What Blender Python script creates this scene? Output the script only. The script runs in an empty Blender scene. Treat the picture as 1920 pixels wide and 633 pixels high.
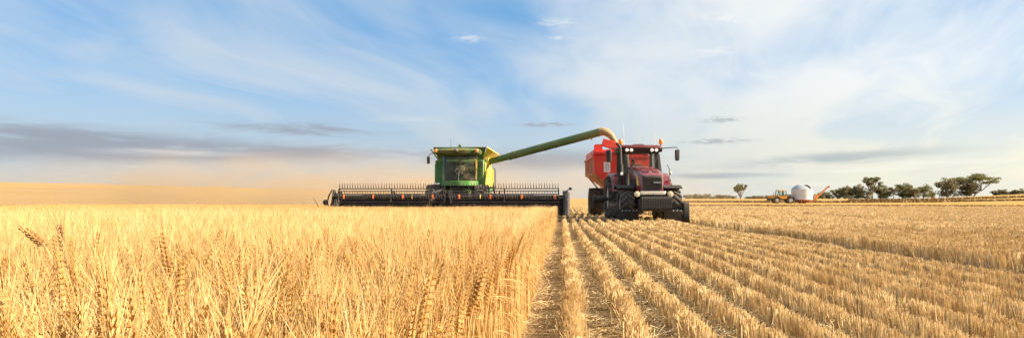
import bpy, bmesh, math, random
import numpy as np
from mathutils import Vector, Matrix, Euler, Quaternion

random.seed(7)
RNG = np.random.default_rng(7)
SC = bpy.context.scene
COL = SC.collection
R = math.radians

# ------------------------------------------------------------------ camera
cam_data = bpy.data.cameras.new('camera')
cam = bpy.data.objects.new('camera', cam_data)
COL.objects.link(cam)
cam_data.sensor_width = 36.0
cam_data.lens = 25.0
cam_data.clip_start = 0.05
cam_data.clip_end = 12000.0
cam.location = (0.0, 0.0, 0.90)
cam.rotation_euler = (R(90 + 2.38), 0.0, R(4.03))
SC.camera = cam

# ------------------------------------------------------------------ light
SUN_AZ = 94.0      # degrees to the right of the row direction (+Y)
SUN_EL = 29.0
sx = math.sin(R(SUN_AZ)) * math.cos(R(SUN_EL))
sy = math.cos(R(SUN_AZ)) * math.cos(R(SUN_EL))
sz = math.sin(R(SUN_EL))
SUN_DIR = Vector((sx, sy, sz))
sun_data = bpy.data.lights.new('sun', 'SUN')
sun_data.energy = 5.0
sun_data.angle = R(0.6)
sun_data.color = (1.0, 0.86, 0.62)
sun = bpy.data.objects.new('sun', sun_data)
COL.objects.link(sun)
sun.rotation_euler = (-SUN_DIR).to_track_quat('-Z', 'Y').to_euler()
sun.location = (60, 40, 40)

SC.view_settings.view_transform = 'Standard'
SC.view_settings.look = 'None'
SC.view_settings.exposure = 1.55
SC.view_settings.gamma = 1.0
SC.render.engine = 'CYCLES'
SC.cycles.use_denoising = True
SC.cycles.use_adaptive_sampling = True
SC.cycles.adaptive_threshold = 0.02
SC.cycles.max_bounces = 5
SC.cycles.diffuse_bounces = 2
SC.cycles.glossy_bounces = 3
SC.cycles.transmission_bounces = 3
SC.cycles.transparent_max_bounces = 12
SC.cycles.volume_bounces = 0
SC.cycles.caustics_reflective = False
SC.cycles.caustics_refractive = False


# ------------------------------------------------------------------ node helpers
class NT:
    """small helper to write node graphs"""
    def __init__(self, tree):
        self.t = tree
        tree.nodes.clear()

    def n(self, kind, **kw):
        nd = self.t.nodes.new(kind)
        for k, v in kw.items():
            setattr(nd, k, v)
        return nd

    def l(self, a, b):
        self.t.links.new(a, b)

    def put(self, v, sock):
        if hasattr(v, 'is_output') or hasattr(v, 'links'):
            self.l(v, sock)
        elif isinstance(v, (tuple, list)) and len(v) == 3 and sock.type == 'RGBA':
            sock.default_value = (v[0], v[1], v[2], 1.0)
        else:
            sock.default_value = v

    def math(self, op, a, b=None, c=None, clamp=False):
        nd = self.n('ShaderNodeMath', operation=op, use_clamp=clamp)
        for i, v in enumerate((a, b, c)):
            if v is not None:
                self.put(v, nd.inputs[i])
        return nd.outputs[0]

    def vmath(self, op, a, b=None, out=0):
        nd = self.n('ShaderNodeVectorMath', operation=op)
        self.put(a, nd.inputs[0])
        if b is not None:
            self.put(b, nd.inputs[1])
        return nd.outputs[out]

    def ramp(self, v, lo, hi, a=0.0, b=1.0, smooth=True):
        nd = self.n('ShaderNodeMapRange', interpolation_type='SMOOTHSTEP' if smooth else 'LINEAR', clamp=True)
        self.put(v, nd.inputs['Value'])
        nd.inputs['From Min'].default_value = lo
        nd.inputs['From Max'].default_value = hi
        nd.inputs['To Min'].default_value = a
        nd.inputs['To Max'].default_value = b
        return nd.outputs['Result']

    def mix(self, f, a, b):
        nd = self.n('ShaderNodeMix', data_type='RGBA', clamp_factor=True)
        self.put(f, nd.inputs[0])
        self.put(a, nd.inputs[6])
        self.put(b, nd.inputs[7])
        return nd.outputs[2]

    def noise(self, vec, scale, detail=4.0, rough=0.55, dist=0.0, out=0):
        nd = self.n('ShaderNodeTexNoise')
        if vec is not None:
            self.l(vec, nd.inputs['Vector'])
        nd.inputs['Scale'].default_value = scale
        nd.inputs['Detail'].default_value = detail
        nd.inputs['Roughness'].default_value = rough
        nd.inputs['Distortion'].default_value = dist
        return nd.outputs[out]

    def comb(self, x, y, z):
        nd = self.n('ShaderNodeCombineXYZ')
        for i, v in enumerate((x, y, z)):
            self.put(v, nd.inputs[i])
        return nd.outputs[0]

    def sep(self, v):
        nd = self.n('ShaderNodeSeparateXYZ')
        self.l(v, nd.inputs[0])
        return nd.outputs


# ------------------------------------------------------------------ world: Nishita sky with layered clouds
world = bpy.data.worlds.new('World')
SC.world = world
world.use_nodes = True
w = NT(world.node_tree)
SKY_W0, SKY_W1 = (4.4, 4.95, 5.5), (7.1, 7.1, 6.8)      # high veil away from / towards the sun
SKY_L0, SKY_L1 = (3.97, 4.41, 4.54), (7.3, 6.75, 5.2)       # milky horizon
SKY_G0, SKY_G1 = (2.46, 2.77, 3.28), (4.16, 4.54, 4.35)       # shaded flat clouds
SKY_B = (0.50, 2.80, 5.9)
sky = w.n('ShaderNodeTexSky', sky_type='NISHITA')
sky.sun_disc = False
sky.sun_elevation = R(SUN_EL)
sky.sun_rotation = R(SUN_AZ)
sky.altitude = 100.0
sky.air_density = 1.0
sky.dust_density = 0.6
sky.ozone_density = 2.0
tc = w.n('ShaderNodeTexCoord')
D = tc.outputs['Generated']
dx, dy, dz = w.sep(D)
el = w.math('MAXIMUM', dz, 0.0)
# high cirrus: soft streaks on a flat layer, running roughly along the rows
az = w.math('ARCTAN2', dx, dy)
inv = w.math('DIVIDE', 1.0, w.math('ADD', el, 0.14))
px = w.math('MULTIPLY', dx, inv)
py = w.math('MULTIPLY', dy, inv)
warp = w.noise(w.comb(px, py, 3.7), 0.50, 2.0, 0.45, out=1)
wv = w.vmath('SCALE', w.vmath('SUBTRACT', warp, (0.5, 0.5, 0.5)))
wv.node.inputs['Scale'].default_value = 0.7
pxr = w.math('ADD', w.math('MULTIPLY', px, 0.97), w.math('MULTIPLY', py, -0.20))
pyr = w.math('ADD', w.math('MULTIPLY', py, 0.97), w.math('MULTIPLY', px, 0.20))
cir_v = w.vmath('ADD', w.comb(w.math('MULTIPLY', pxr, 0.85), w.math('MULTIPLY', pyr, 0.30), 9.3), wv)
cir_a = w.noise(cir_v, 1.05, 3.0, 0.45, 0.2)
cir_b = w.noise(w.vmath('ADD', w.vmath('MULTIPLY', cir_v, (1.0, 0.8, 1.0)), (7.1, 2.3, 0.0)), 3.8, 6.0, 0.60, 0.5)
cir = w.math('ADD', w.math('MULTIPLY', cir_a, 0.74), w.math('MULTIPLY', cir_b, 0.26))
# more veil towards the sun, clearer sky away from it
sdot = w.vmath('DOT_PRODUCT', D, tuple(SUN_DIR), out=1)
sunny = w.ramp(sdot, -0.25, 0.58)
cov = w.math('ADD', cir, w.math('MULTIPLY', sunny, 0.065))
cov = w.math('SUBTRACT', cov, w.math('MULTIPLY', w.math('MULTIPLY', w.ramp(el, 0.12, 0.32), w.ramp(sdot, -0.15, -0.60)), 0.26))
cirrus = w.ramp(cov, 0.31, 0.63, 0.0, 0.93)
lowveil = w.ramp(el, 0.01, 0.24, 0.80, 0.0)          # milky air towards the horizon
cloud_hi = w.math('MAXIMUM', cirrus, lowveil)
white = w.mix(sunny, SKY_W0, SKY_W1)
lowwhite = w.mix(sunny, SKY_L0, SKY_L1)
white = w.mix(w.ramp(el, 0.02, 0.17), lowwhite, white)
blue = w.mix(0.55, sky.outputs[0], SKY_B)
col = w.mix(cloud_hi, blue, white)


def sky_dir(pxx, pyy):
    t_ = math.atan((pxx - 960) / 1333.3)
    return t_ - R(4.03), (372 - pyy) / 1333.3 * math.cos(t_)


# separate cloud banks: soft bars torn by noise
bar_v = w.comb(w.math('MULTIPLY', az, 8.0), w.math('MULTIPLY', el, 60.0), 1.4)
lw = w.vmath('SCALE', w.vmath('SUBTRACT', w.noise(bar_v, 0.7, 2.0, 0.5, out=1), (0.5, 0.5, 0.5)))
lw.node.inputs['Scale'].default_value = 1.6
bar_n = w.noise(w.vmath('ADD', bar_v, lw), 1.1, 5.0, 0.58, 0.2)
bar_f = w.noise(w.vmath('ADD', w.vmath('MULTIPLY', bar_v, (7.0, 3.0, 1.0)), lw), 1.3, 5.0, 0.6, 0.3)


def bank(pxx, pyy, wx, wy, slope=0.0, soft=0.32):
    a0, e0 = sky_dir(pxx, pyy)
    da = w.math('DIVIDE', w.math('SUBTRACT', az, a0), wx / 1333.3)
    de = w.math('DIVIDE', w.math('SUBTRACT', w.math('SUBTRACT', el, e0), w.math('MULTIPLY', w.math('SUBTRACT', az, a0), slope)), wy / 1333.3)
    g = w.math('POWER', 2.718, w.math('MULTIPLY', w.math('ADD', w.math('MULTIPLY', da, da), w.math('MULTIPLY', de, de)), -1.0))
    n_ = bar_n if wx > 75 else bar_f
    return w.math('MULTIPLY', w.ramp(g, 0.02, 1.0), w.ramp(w.math('ADD', n_, w.math('MULTIPLY', g, soft * 0.45)), 0.43, 0.74))


def total(lst):
    acc = None
    for b in lst:
        m_ = bank(*b)
        acc = m_ if acc is None else w.math('MAXIMUM', acc, m_)
    return acc


dark = total([(250, 280, 430, 30, 0.0, 0.55), (560, 243, 170, 17, -0.02), (170, 262, 330, 24, -0.06, 0.42), (560, 285, 330, 17, 0.0, 0.45), (980, 300, 240, 22, 0.0, 0.5), (1020, 234, 60, 5), (1355, 225, 44, 6), (1345, 265, 70, 6), (1560, 297, 190, 12, 0.05), (1330, 330, 150, 7, 0.0), (-500, 255, 300, 20), (2500, 280, 300, 14), (-1100, 240, 260, 18)])
grey = w.mix(sunny, SKY_G0, SKY_G1)
col = w.mix(w.math('MULTIPLY', dark, 1.0), col, grey)
brt = total([(1047, 50, 40, 9), (1045, 76, 26, 5), (1362, 40, 46, 9, -0.12), (880, 78, 32, 8), (1335, 100, 40, 10), (1820, 302, 110, 6), (1620, 318, 130, 5, 0.03), (330, 285, 130, 7), (760, 225, 90, 8), (1500, 345, 160, 5), (2300, 120, 200, 14), (-300, 160, 160, 12)])
col = w.mix(w.math('MULTIPLY', brt, 0.50), col, w.mix(0.5, white, SKY_W1))
bg = w.n('ShaderNodeBackground')
w.l(col, bg.inputs['Color'])
bg.inputs['Strength'].default_value = 0.05
wo = w.n('ShaderNodeOutputWorld')
w.l(bg.outputs[0], wo.inputs['Surface'])


# ------------------------------------------------------------------ tags and small builders
def tag(o, label=None, cat=None, group=None, kind=None):
    if label: o['label'] = label
    if cat: o['category'] = cat
    if group: o['group'] = group
    if kind: o['kind'] = kind
    return o


def empty(name, loc=(0, 0, 0), rz=0.0):
    o = bpy.data.objects.new(name, None)
    o.empty_display_size = 0.3
    COL.objects.link(o)
    o.location = loc
    o.rotation_euler = (0, 0, rz)
    return o


def link(name, mesh, parent=None, loc=(0, 0, 0), rot=(0, 0, 0)):
    o = bpy.data.objects.new(name, mesh)
    COL.objects.link(o)
    o.parent = parent
    o.location = loc
    o.rotation_euler = rot
    return o


def copy_tree(o, parent=None):
    c = o.copy()
    COL.objects.link(c)
    c.parent = parent
    for ch in list(o.children):
        copy_tree(ch, c)
    return c


def frame_of(d):
    d = Vector(d).normalized()
    up = Vector((0, 0, 1)) if abs(d.z) < 0.95 else Vector((1, 0, 0))
    u = d.cross(up).normalized()
    v = u.cross(d).normalized()
    return u, v


class MB:
    """collects geometry of ONE mesh object"""
    def __init__(self):
        self.v = []
        self.f = []

    def add(self, vs, fs):
        b = len(self.v)
        self.v += [tuple(p) for p in vs]
        self.f += [tuple(i + b for i in q) for q in fs]
        return self

    def hexa(self, p):
        # p: 8 points, bottom ring 0-3 then top ring 4-7
        return self.add(p, [(3, 2, 1, 0), (4, 5, 6, 7), (0, 1, 5, 4), (1, 2, 6, 5), (2, 3, 7, 6), (3, 0, 4, 7)])

    def box(self, c, s, rot=None):
        x, y, z = s[0] / 2, s[1] / 2, s[2] / 2
        p = [Vector(q) for q in ((-x, -y, -z), (x, -y, -z), (x, y, -z), (-x, y, -z), (-x, -y, z), (x, -y, z), (x, y, z), (-x, y, z))]
        if rot:
            m = Euler(rot).to_matrix()
            p = [m @ q for q in p]
        return self.hexa([q + Vector(c) for q in p])

    def bx(self, x0, x1, y0, y1, z0, z1):
        return self.box(((x0 + x1) / 2, (y0 + y1) / 2, (z0 + z1) / 2), (x1 - x0, y1 - y0, z1 - z0))

    def bar(self, a, b, wd, ht=None):
        ht = ht or wd
        a, b = Vector(a), Vector(b)
        u, v = frame_of(b - a)
        p = []
        for q in (a, b):
            p += [q - u * wd / 2 - v * ht / 2, q + u * wd / 2 - v * ht / 2, q + u * wd / 2 + v * ht / 2, q - u * wd / 2 + v * ht / 2]
        return self.hexa(p)

    def prism(self, poly, axis, a0, a1):
        """poly: 2D outline in the two axes other than `axis`, extruded from a0 to a1"""
        def mk(q, a):
            if axis == 'x': return (a, q[0], q[1])
            if axis == 'y': return (q[0], a, q[1])
            return (q[0], q[1], a)
        n = len(poly)
        vs = [mk(q, a0) for q in poly] + [mk(q, a1) for q in poly]
        fs = [tuple(range(n - 1, -1, -1)), tuple(range(n, 2 * n))]
        for i in range(n):
            j = (i + 1) % n
            fs.append((i, j, n + j, n + i))
        return self.add(vs, fs)

    def loft(self, rings, cap=True, closed=True):
        n = len(rings[0])
        vs = [p for r in rings for p in r]
        fs = []
        for k in range(len(rings) - 1):
            for i in range(n if closed else n - 1):
                j = (i + 1) % n
                fs.append((k * n + i, k * n + j, (k + 1) * n + j, (k + 1) * n + i))
        if cap and closed:
            fs.append(tuple(range(n - 1, -1, -1)))
            m = (len(rings) - 1) * n
            fs.append(tuple(range(m, m + n)))
        return self.add(vs, fs)

    def tube(self, pts, r, n=8, cap=True):
        pts = [Vector(p) for p in pts]
        rs = r if isinstance(r, (list, tuple)) else [r] * len(pts)
        rings = []
        d0 = (pts[1] - pts[0]).normalized()
        u, v = frame_of(d0)
        for i, p in enumerate(pts):
            if i == 0: d = pts[1] - pts[0]
            elif i == len(pts) - 1: d = pts[-1] - pts[-2]
            else: d = (pts[i + 1] - pts[i]).normalized() + (pts[i] - pts[i - 1]).normalized()
            d = d.normalized()
            u = (u - d * u.dot(d)).normalized()
            v = d.cross(u)
            rings.append([p + (u * math.cos(2 * math.pi * k / n) + v * math.sin(2 * math.pi * k / n)) * rs[i] for k in range(n)])
        return self.loft(rings, cap)

    def cyl(self, a, b, r, n=16, r2=None):
        return self.tube([a, b], [r, r if r2 is None else r2], n)

    def lathe(self, prof, o=(0, 0, 0), axis='z', n=24):
        """prof: list of (radius, height along axis)"""
        rings = []
        for rr, h in prof:
            ring = []
            for k in range(n):
                a = 2 * math.pi * k / n
                c, s = rr * math.cos(a), rr * math.sin(a)
                if axis == 'x': q = (h, c, s)
                elif axis == 'y': q = (s, h, c)
                else: q = (c, s, h)
                ring.append((q[0] + o[0], q[1] + o[1], q[2] + o[2]))
            rings.append(ring)
        return self.loft(rings, True)

    def sphere(self, c, r, n=12, m=8):
        rx, ry, rz = r if isinstance(r, (tuple, list)) else (r, r, r)
        rings = []
        for i in range(m + 1):
            t = math.pi * (i + 0.02) / (m + 0.04) - math.pi / 2
            rings.append([(c[0] + rx * math.cos(t) * math.cos(2 * math.pi * k / n), c[1] + ry * math.cos(t) * math.sin(2 * math.pi * k / n), c[2] + rz * math.sin(t)) for k in range(n)])
        return self.loft(rings, True)

    def mesh(self, name, mat, smooth=False):
        me = bpy.data.meshes.new(name)
        me.from_pydata(self.v, [], self.f)
        me.materials.append(mat)
        bm = bmesh.new()
        bm.from_mesh(me)
        bmesh.ops.recalc_face_normals(bm, faces=bm.faces)
        bm.to_mesh(me)
        bm.free()
        if smooth:
            me.shade_smooth()
            try:
                me.set_sharp_from_angle(angle=R(38))
            except Exception:
                pass
        me.update()
        return me

    def build(self, name, mat, parent=None, loc=(0, 0, 0), rot=(0, 0, 0), smooth=False, bevel=0.0):
        o = link(name, self.mesh(name, mat, smooth or bevel > 0), parent, loc, rot)
        if bevel > 0:
            m = o.modifiers.new('bevel', 'BEVEL')
            m.width = bevel
            m.segments = 2
            m.limit_method = 'ANGLE'
            m.angle_limit = R(35)
            m.harden_normals = False
        return o
# ------------------------------------------------------------------ materials
def mat_paint(name, colr, rough=0.35, coat=0.0, metal=0.0, dirt=0.25, dirt_col=(0.36, 0.26, 0.15), bump=0.0, scale=3.0):
    """painted / rubber / metal surface with an uneven film of field dust"""
    m = bpy.data.materials.new(name)
    m.use_nodes = True
    t = NT(m.node_tree)
    co = t.n('ShaderNodeTexCoord').outputs['Object']
    n1 = t.noise(co, scale, 5.0, 0.6)
    n2 = t.noise(co, scale * 9.0, 3.0, 0.6)
    f = t.math('MULTIPLY', t.ramp(t.math('ADD', t.math('MULTIPLY', n1, 0.7), t.math('MULTIPLY', n2, 0.3)), 0.38, 0.70), dirt)
    c = t.mix(f, colr, dirt_col)
    p = t.n('ShaderNodeBsdfPrincipled')
    t.l(c, p.inputs['Base Color'])
    t.l(t.math('ADD', t.math('MULTIPLY', f, 0.45), rough, clamp=True), p.inputs['Roughness'])
    p.inputs['Metallic'].default_value = metal
    p.inputs['Coat Weight'].default_value = coat
    p.inputs['Coat Roughness'].default_value = 0.12
    if bump > 0:
        b = t.n('ShaderNodeBump')
        b.inputs['Strength'].default_value = bump
        b.inputs['Distance'].default_value = 0.01
        t.l(n2, b.inputs['Height'])
        t.l(b.outputs[0], p.inputs['Normal'])
    o = t.n('ShaderNodeOutputMaterial')
    t.l(p.outputs[0], o.inputs['Surface'])
    return m


def mat_glass(name, tint=(0.75, 0.85, 0.82), refl=0.10, dust=0.12):
    """thin cab pane: mostly see-through, a soft mirror and a little dust"""
    m = bpy.data.materials.new(name)
    m.use_nodes = True
    t = NT(m.node_tree)
    co = t.n('ShaderNodeTexCoord').outputs['Object']
    tr = t.n('ShaderNodeBsdfTransparent')
    tr.inputs['Color'].default_value = (*tint, 1)
    gl = t.n('ShaderNodeBsdfGlossy')
    gl.inputs['Roughness'].default_value = 0.04
    df = t.n('ShaderNodeBsdfDiffuse')
    df.inputs['Color'].default_value = (0.5, 0.42, 0.3, 1)
    fr = t.n('ShaderNodeFresnel')
    fr.inputs['IOR'].default_value = 1.5
    s1 = t.n('ShaderNodeMixShader')
    t.l(t.math('MULTIPLY', fr.outputs[0], refl * 10.0, clamp=True), s1.inputs[0])
    t.l(tr.outputs[0], s1.inputs[1]); t.l(gl.outputs[0], s1.inputs[2])
    s2 = t.n('ShaderNodeMixShader')
    t.l(t.math('MULTIPLY', t.ramp(t.noise(co, 2.2, 5.0, 0.65), 0.35, 0.75), dust), s2.inputs[0])
    t.l(s1.outputs[0], s2.inputs[1]); t.l(df.outputs[0], s2.inputs[2])
    o = t.n('ShaderNodeOutputMaterial')
    t.l(s2.outputs[0], o.inputs['Surface'])
    return m


def mat_straw(name, c_dark, c_mid, c_light, transl=0.35, rough=0.55, var_scale=7.0, w_obj=0.42, w_isl=0.38):
    """dry plant: colour varies plant by plant and along the straw; thin tissue lets light through"""
    m = bpy.data.materials.new(name)
    m.use_nodes = True
    t = NT(m.node_tree)
    oi = t.n('ShaderNodeObjectInfo')
    tc_ = t.n('ShaderNodeTexCoord')
    nz = t.noise(tc_.outputs['Object'], var_scale, 3.0, 0.6)
    geo = t.n('ShaderNodeNewGeometry')
    isl = geo.outputs['Random Per Island']
    f = t.math('ADD', t.math('MULTIPLY', oi.outputs['Random'], w_obj), t.math('ADD', t.math('MULTIPLY', isl, w_isl), t.math('MULTIPLY', t.math('SUBTRACT', nz, 0.5), 0.9)))
    f = t.math('ADD', f, 0.1, clamp=True)
    cr = t.n('ShaderNodeValToRGB')
    cr.color_ramp.elements[0].position = 0.05
    cr.color_ramp.elements[0].color = (*c_dark, 1)
    e = cr.color_ramp.elements.new(0.45)
    e.color = (*c_mid, 1)
    cr.color_ramp.elements[-1].position = 0.95
    cr.color_ramp.elements[-1].color = (*c_light, 1)
    t.l(f, cr.inputs[0])
    p = t.n('ShaderNodeBsdfPrincipled')
    t.l(cr.outputs[0], p.inputs['Base Color'])
    p.inputs['Roughness'].default_value = rough
    p.inputs['Specular IOR Level'].default_value = 0.35
    tl = t.n('ShaderNodeBsdfTranslucent')
    t.l(cr.outputs[0], tl.inputs['Color'])
    mx = t.n('ShaderNodeMixShader')
    mx.inputs[0].default_value = transl
    t.l(p.outputs[0], mx.inputs[1]); t.l(tl.outputs[0], mx.inputs[2])
    o = t.n('ShaderNodeOutputMaterial')
    t.l(mx.outputs[0], o.inputs['Surface'])
    return m


def mat_leaf(name, a, b, transl=0.45):
    m = bpy.data.materials.new(name)
    m.use_nodes = True
    t = NT(m.node_tree)
    geo = t.n('ShaderNodeNewGeometry')
    nz = t.noise(t.n('ShaderNodeTexCoord').outputs['Object'], 0.7, 3.0, 0.6)
    f = t.math('ADD', t.math('MULTIPLY', geo.outputs['Random Per Island'], 0.5), t.math('MULTIPLY', nz, 0.5))
    c = t.mix(f, a, b)
    p = t.n('ShaderNodeBsdfPrincipled')
    t.l(c, p.inputs['Base Color'])
    p.inputs['Roughness'].default_value = 0.55
    tl = t.n('ShaderNodeBsdfTranslucent')
    t.l(c, tl.inputs['Color'])
    mx = t.n('ShaderNodeMixShader')
    mx.inputs[0].default_value = transl
    t.l(p.outputs[0], mx.inputs[1]); t.l(tl.outputs[0], mx.inputs[2])
    o = t.n('ShaderNodeOutputMaterial')
    t.l(mx.outputs[0], o.inputs['Surface'])
    return m


def mat_lamp(name, colr, strength):
    m = bpy.data.materials.new(name)
    m.use_nodes = True
    p = m.node_tree.nodes['Principled BSDF']
    p.inputs['Base Color'].default_value = (*colr, 1)
    p.inputs['Roughness'].default_value = 0.15
    p.inputs['Emission Color'].default_value = (*colr, 1)
    p.inputs['Emission Strength'].default_value = strength
    return m


def mat_ground():
    m = bpy.data.materials.new('field_soil')
    m.use_nodes = True
    t = NT(m.node_tree)
    co = t.n('ShaderNodeTexCoord').outputs['Object']
    x, y, z = t.sep(co)
    r = t.math('SQRT', t.math('ADD', t.math('MULTIPLY', x, x), t.math('MULTIPLY', y, y)))
    # near: pale dry soil under broken straw
    n1 = t.noise(co, 6.0, 6.0, 0.65)
    n2 = t.noise(co, 38.0, 4.0, 0.7)
    soil = t.mix(n1, (0.13, 0.080, 0.040), (0.245, 0.158, 0.080))
    soil = t.mix(t.ramp(n2, 0.50, 0.66), soil, (0.42, 0.285, 0.14))
    # far: stubble paddock, streaked along the drill rows
    sv = t.comb(t.math('MULTIPLY', x, 0.62), t.math('MULTIPLY', y, 0.022), 0.0)
    s1 = t.noise(sv, 1.0, 5.0, 0.62)
    s2 = t.noise(t.comb(t.math('MULTIPLY', x, 0.010), t.math('MULTIPLY', y, 0.020), 4.0), 1.0, 4.0, 0.55)
    s3 = t.noise(co, 0.9, 5.0, 0.7)
    fs = t.math('ADD', t.math('MULTIPLY', s1, 0.45), t.math('ADD', t.math('MULTIPLY', s2, 0.35), t.math('MULTIPLY', s3, 0.2)))
    far = t.mix(t.ramp(fs, 0.40, 0.61), (0.30, 0.172, 0.046), (0.44, 0.27, 0.082))
    c = t.mix(t.ramp(r, 45.0, 85.0), soil, far)
    p = t.n('ShaderNodeBsdfPrincipled')
    t.l(c, p.inputs['Base Color'])
    p.inputs['Roughness'].default_value = 0.95
    p.inputs['Specular IOR Level'].default_value = 0.1
    b = t.n('ShaderNodeBump')
    b.inputs['Strength'].default_value = 0.9
    b.inputs['Distance'].default_value = 0.03
    t.l(t.math('ADD', n1, t.math('MULTIPLY', n2, 0.5)), b.inputs['Height'])
    t.l(b.outputs[0], p.inputs['Normal'])
    o = t.n('ShaderNodeOutputMaterial')
    t.l(p.outputs[0], o.inputs['Surface'])
    return m


M = {}
M['ground'] = mat_ground()
M['wheat'] = mat_straw('ripe_wheat', (0.39, 0.21, 0.066), (0.64, 0.41, 0.16), (0.82, 0.615, 0.31), 0.38)
M['ear'] = mat_straw('wheat_ear', (0.36, 0.175, 0.046), (0.60, 0.345, 0.108), (0.79, 0.53, 0.205), 0.32)
M['awn'] = mat_straw('wheat_awn', (0.56, 0.345, 0.13), (0.75, 0.535, 0.24), (0.87, 0.68, 0.38), 0.42, 0.45)
M['wheat_dark'] = mat_straw('weathered_wheat', (0.16, 0.075, 0.022), (0.27, 0.14, 0.045), (0.42, 0.23, 0.08), 0.2)
M['stubble'] = mat_straw('stubble_straw', (0.46, 0.29, 0.125), (0.78, 0.585, 0.305), (0.93, 0.79, 0.53), 0.36, w_obj=0.05, w_isl=0.75)
M['strip'] = mat_straw('shade_brown_stubble', (0.16, 0.09, 0.028), (0.24, 0.145, 0.045), (0.36, 0.22, 0.075), 0.1)  # darker than the cut rows: shade on the far belts put into the colour
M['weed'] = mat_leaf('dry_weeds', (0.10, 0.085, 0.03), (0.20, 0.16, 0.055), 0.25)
M['green'] = mat_paint('green_paint', (0.042, 0.205, 0.036), 0.45, 0.1, dirt=0.38, dirt_col=(0.40, 0.33, 0.16))
M['green_dk'] = mat_paint('dark_green_paint', (0.058, 0.098, 0.022), 0.42, 0.1, dirt=0.35)
M['green_auger'] = mat_paint('auger_green', (0.085, 0.160, 0.036), 0.5, 0.05, dirt=0.35, scale=1.2)
M['yellow'] = mat_paint('yellow_paint', (0.80, 0.58, 0.035), 0.38, 0.2, dirt=0.2)
M['black'] = mat_paint('black_steel', (0.016, 0.014, 0.019), 0.6, 0.0, dirt=0.14)
M['plastic'] = mat_paint('black_plastic', (0.018, 0.016, 0.019), 0.72, 0.0, dirt=0.10)
M['rubber'] = mat_paint('tyre_rubber', (0.030, 0.027, 0.027), 0.8, 0.0, dirt=0.35, dirt_col=(0.20, 0.145, 0.09), bump=0.3)
M['lug'] = mat_paint('dusty_tread', (0.085, 0.072, 0.062), 0.85, 0.0, dirt=0.5, dirt_col=(0.24, 0.18, 0.12))
M['rubber_dusty'] = mat_paint('dusty_tyre_rubber', (0.055, 0.042, 0.034), 0.85, 0.0, dirt=0.75, dirt_col=(0.21, 0.15, 0.10), bump=0.3)
M['rim'] = mat_paint('rim_steel', (0.30, 0.29, 0.28), 0.5, 0.0, metal=0.2, dirt=0.4)
M['red_deep'] = mat_paint('deep_red_paint', (0.150, 0.007, 0.016), 0.26, 0.5, dirt=0.22)
M['red_vent'] = mat_paint('maroon_vent', (0.10, 0.008, 0.014), 0.5, 0.0, dirt=0.1)
M['red_bright'] = mat_paint('orange_red_paint', (0.70, 0.026, 0.010), 0.45, 0.1, dirt=0.16, dirt_col=(0.55, 0.25, 0.12))
M['red_dusty'] = mat_paint('dust_glare_red_paint', (0.66, 0.17, 0.09), 0.5, 0.0, dirt=0.95, dirt_col=(0.66, 0.42, 0.28))  # cart red made paler: sky glare put into the colour along with dust
M['silver'] = mat_paint('silver_trim', (0.62, 0.62, 0.60), 0.3, 0.0, metal=0.5, dirt=0.2)
M['cream_lamp'] = mat_paint('lamp_lens', (0.66, 0.56, 0.38), 0.2, 0.3, dirt=0.15)
M['headlamp'] = mat_lamp('lit_head_lamp', (0.85, 0.78, 0.72), 0.12)
M['beacon'] = mat_lamp('amber_beacon', (0.95, 0.20, 0.012), 0.06)
M['orange'] = mat_paint('orange_reflector', (0.95, 0.13, 0.02), 0.4, 0.0, dirt=0.05)
M['tag_yellow'] = mat_paint('yellow_finger', (0.72, 0.52, 0.06), 0.5, 0.0, dirt=0.2)
M['white'] = mat_paint('white_paint', (0.60, 0.62, 0.65), 0.4, 0.0, dirt=0.10)
M['decal'] = mat_paint('white_decal', (0.82, 0.80, 0.78), 0.5, 0.0, dirt=0.05)
M['ink'] = mat_paint('decal_ink', (0.25, 0.03, 0.03), 0.6, 0.0, dirt=0.02)
M['ink_light'] = mat_paint('silver_lettering', (0.75, 0.75, 0.78), 0.4, 0.0, dirt=0.02)
M['bin_roof'] = mat_paint('galvanised_sheet', (0.34, 0.37, 0.41), 0.42, 0.0, metal=0.4, dirt=0.15)
M['bin_cone'] = mat_paint('red_oxide_paint', (0.50, 0.085, 0.025), 0.5, 0.0, dirt=0.2)
M['bin_orange'] = mat_paint('orange_paint', (0.70, 0.24, 0.045), 0.45, 0.0, dirt=0.2)
M['tractor_yellow'] = mat_paint('amber_yellow_paint', (0.72, 0.29, 0.010), 0.42, 0.1, dirt=0.2)
M['glass'] = mat_glass('cab_glass', (0.80, 0.86, 0.80), 0.06, 0.10)
M['glass_dk'] = mat_glass('tinted_cab_glass', (0.62, 0.60, 0.50), 0.05, 0.22)
M['glass_side'] = mat_glass('dusty_side_glass', (0.30, 0.27, 0.20), 0.03, 0.45)
M['seat'] = mat_paint('seat_fabric', (0.06, 0.055, 0.05), 0.9, 0.0, dirt=0.1)
M['interior'] = mat_paint('cab_trim', (0.085, 0.078, 0.07), 0.8, 0.0, dirt=0.15)
M['skin'] = mat_paint('skin', (0.55, 0.33, 0.23), 0.55, 0.0, dirt=0.0)
M['shirt_pale'] = mat_paint('pale_work_shirt', (0.42, 0.47, 0.42), 0.9, 0.0, dirt=0.1)
M['shirt_dark'] = mat_paint('dark_work_shirt', (0.04, 0.05, 0.075), 0.9, 0.0, dirt=0.1)
M['trousers'] = mat_paint('work_trousers', (0.06, 0.06, 0.065), 0.9, 0.0, dirt=0.15)
M['hair'] = mat_paint('hair', (0.05, 0.032, 0.02), 0.8, 0.0, dirt=0.0)
M['cap'] = mat_paint('cap_cloth', (0.35, 0.30, 0.20), 0.9, 0.0, dirt=0.1)
M['bark'] = mat_paint('gum_bark', (0.21, 0.165, 0.125), 0.9, 0.0, dirt=0.4, dirt_col=(0.10, 0.075, 0.055))
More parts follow.
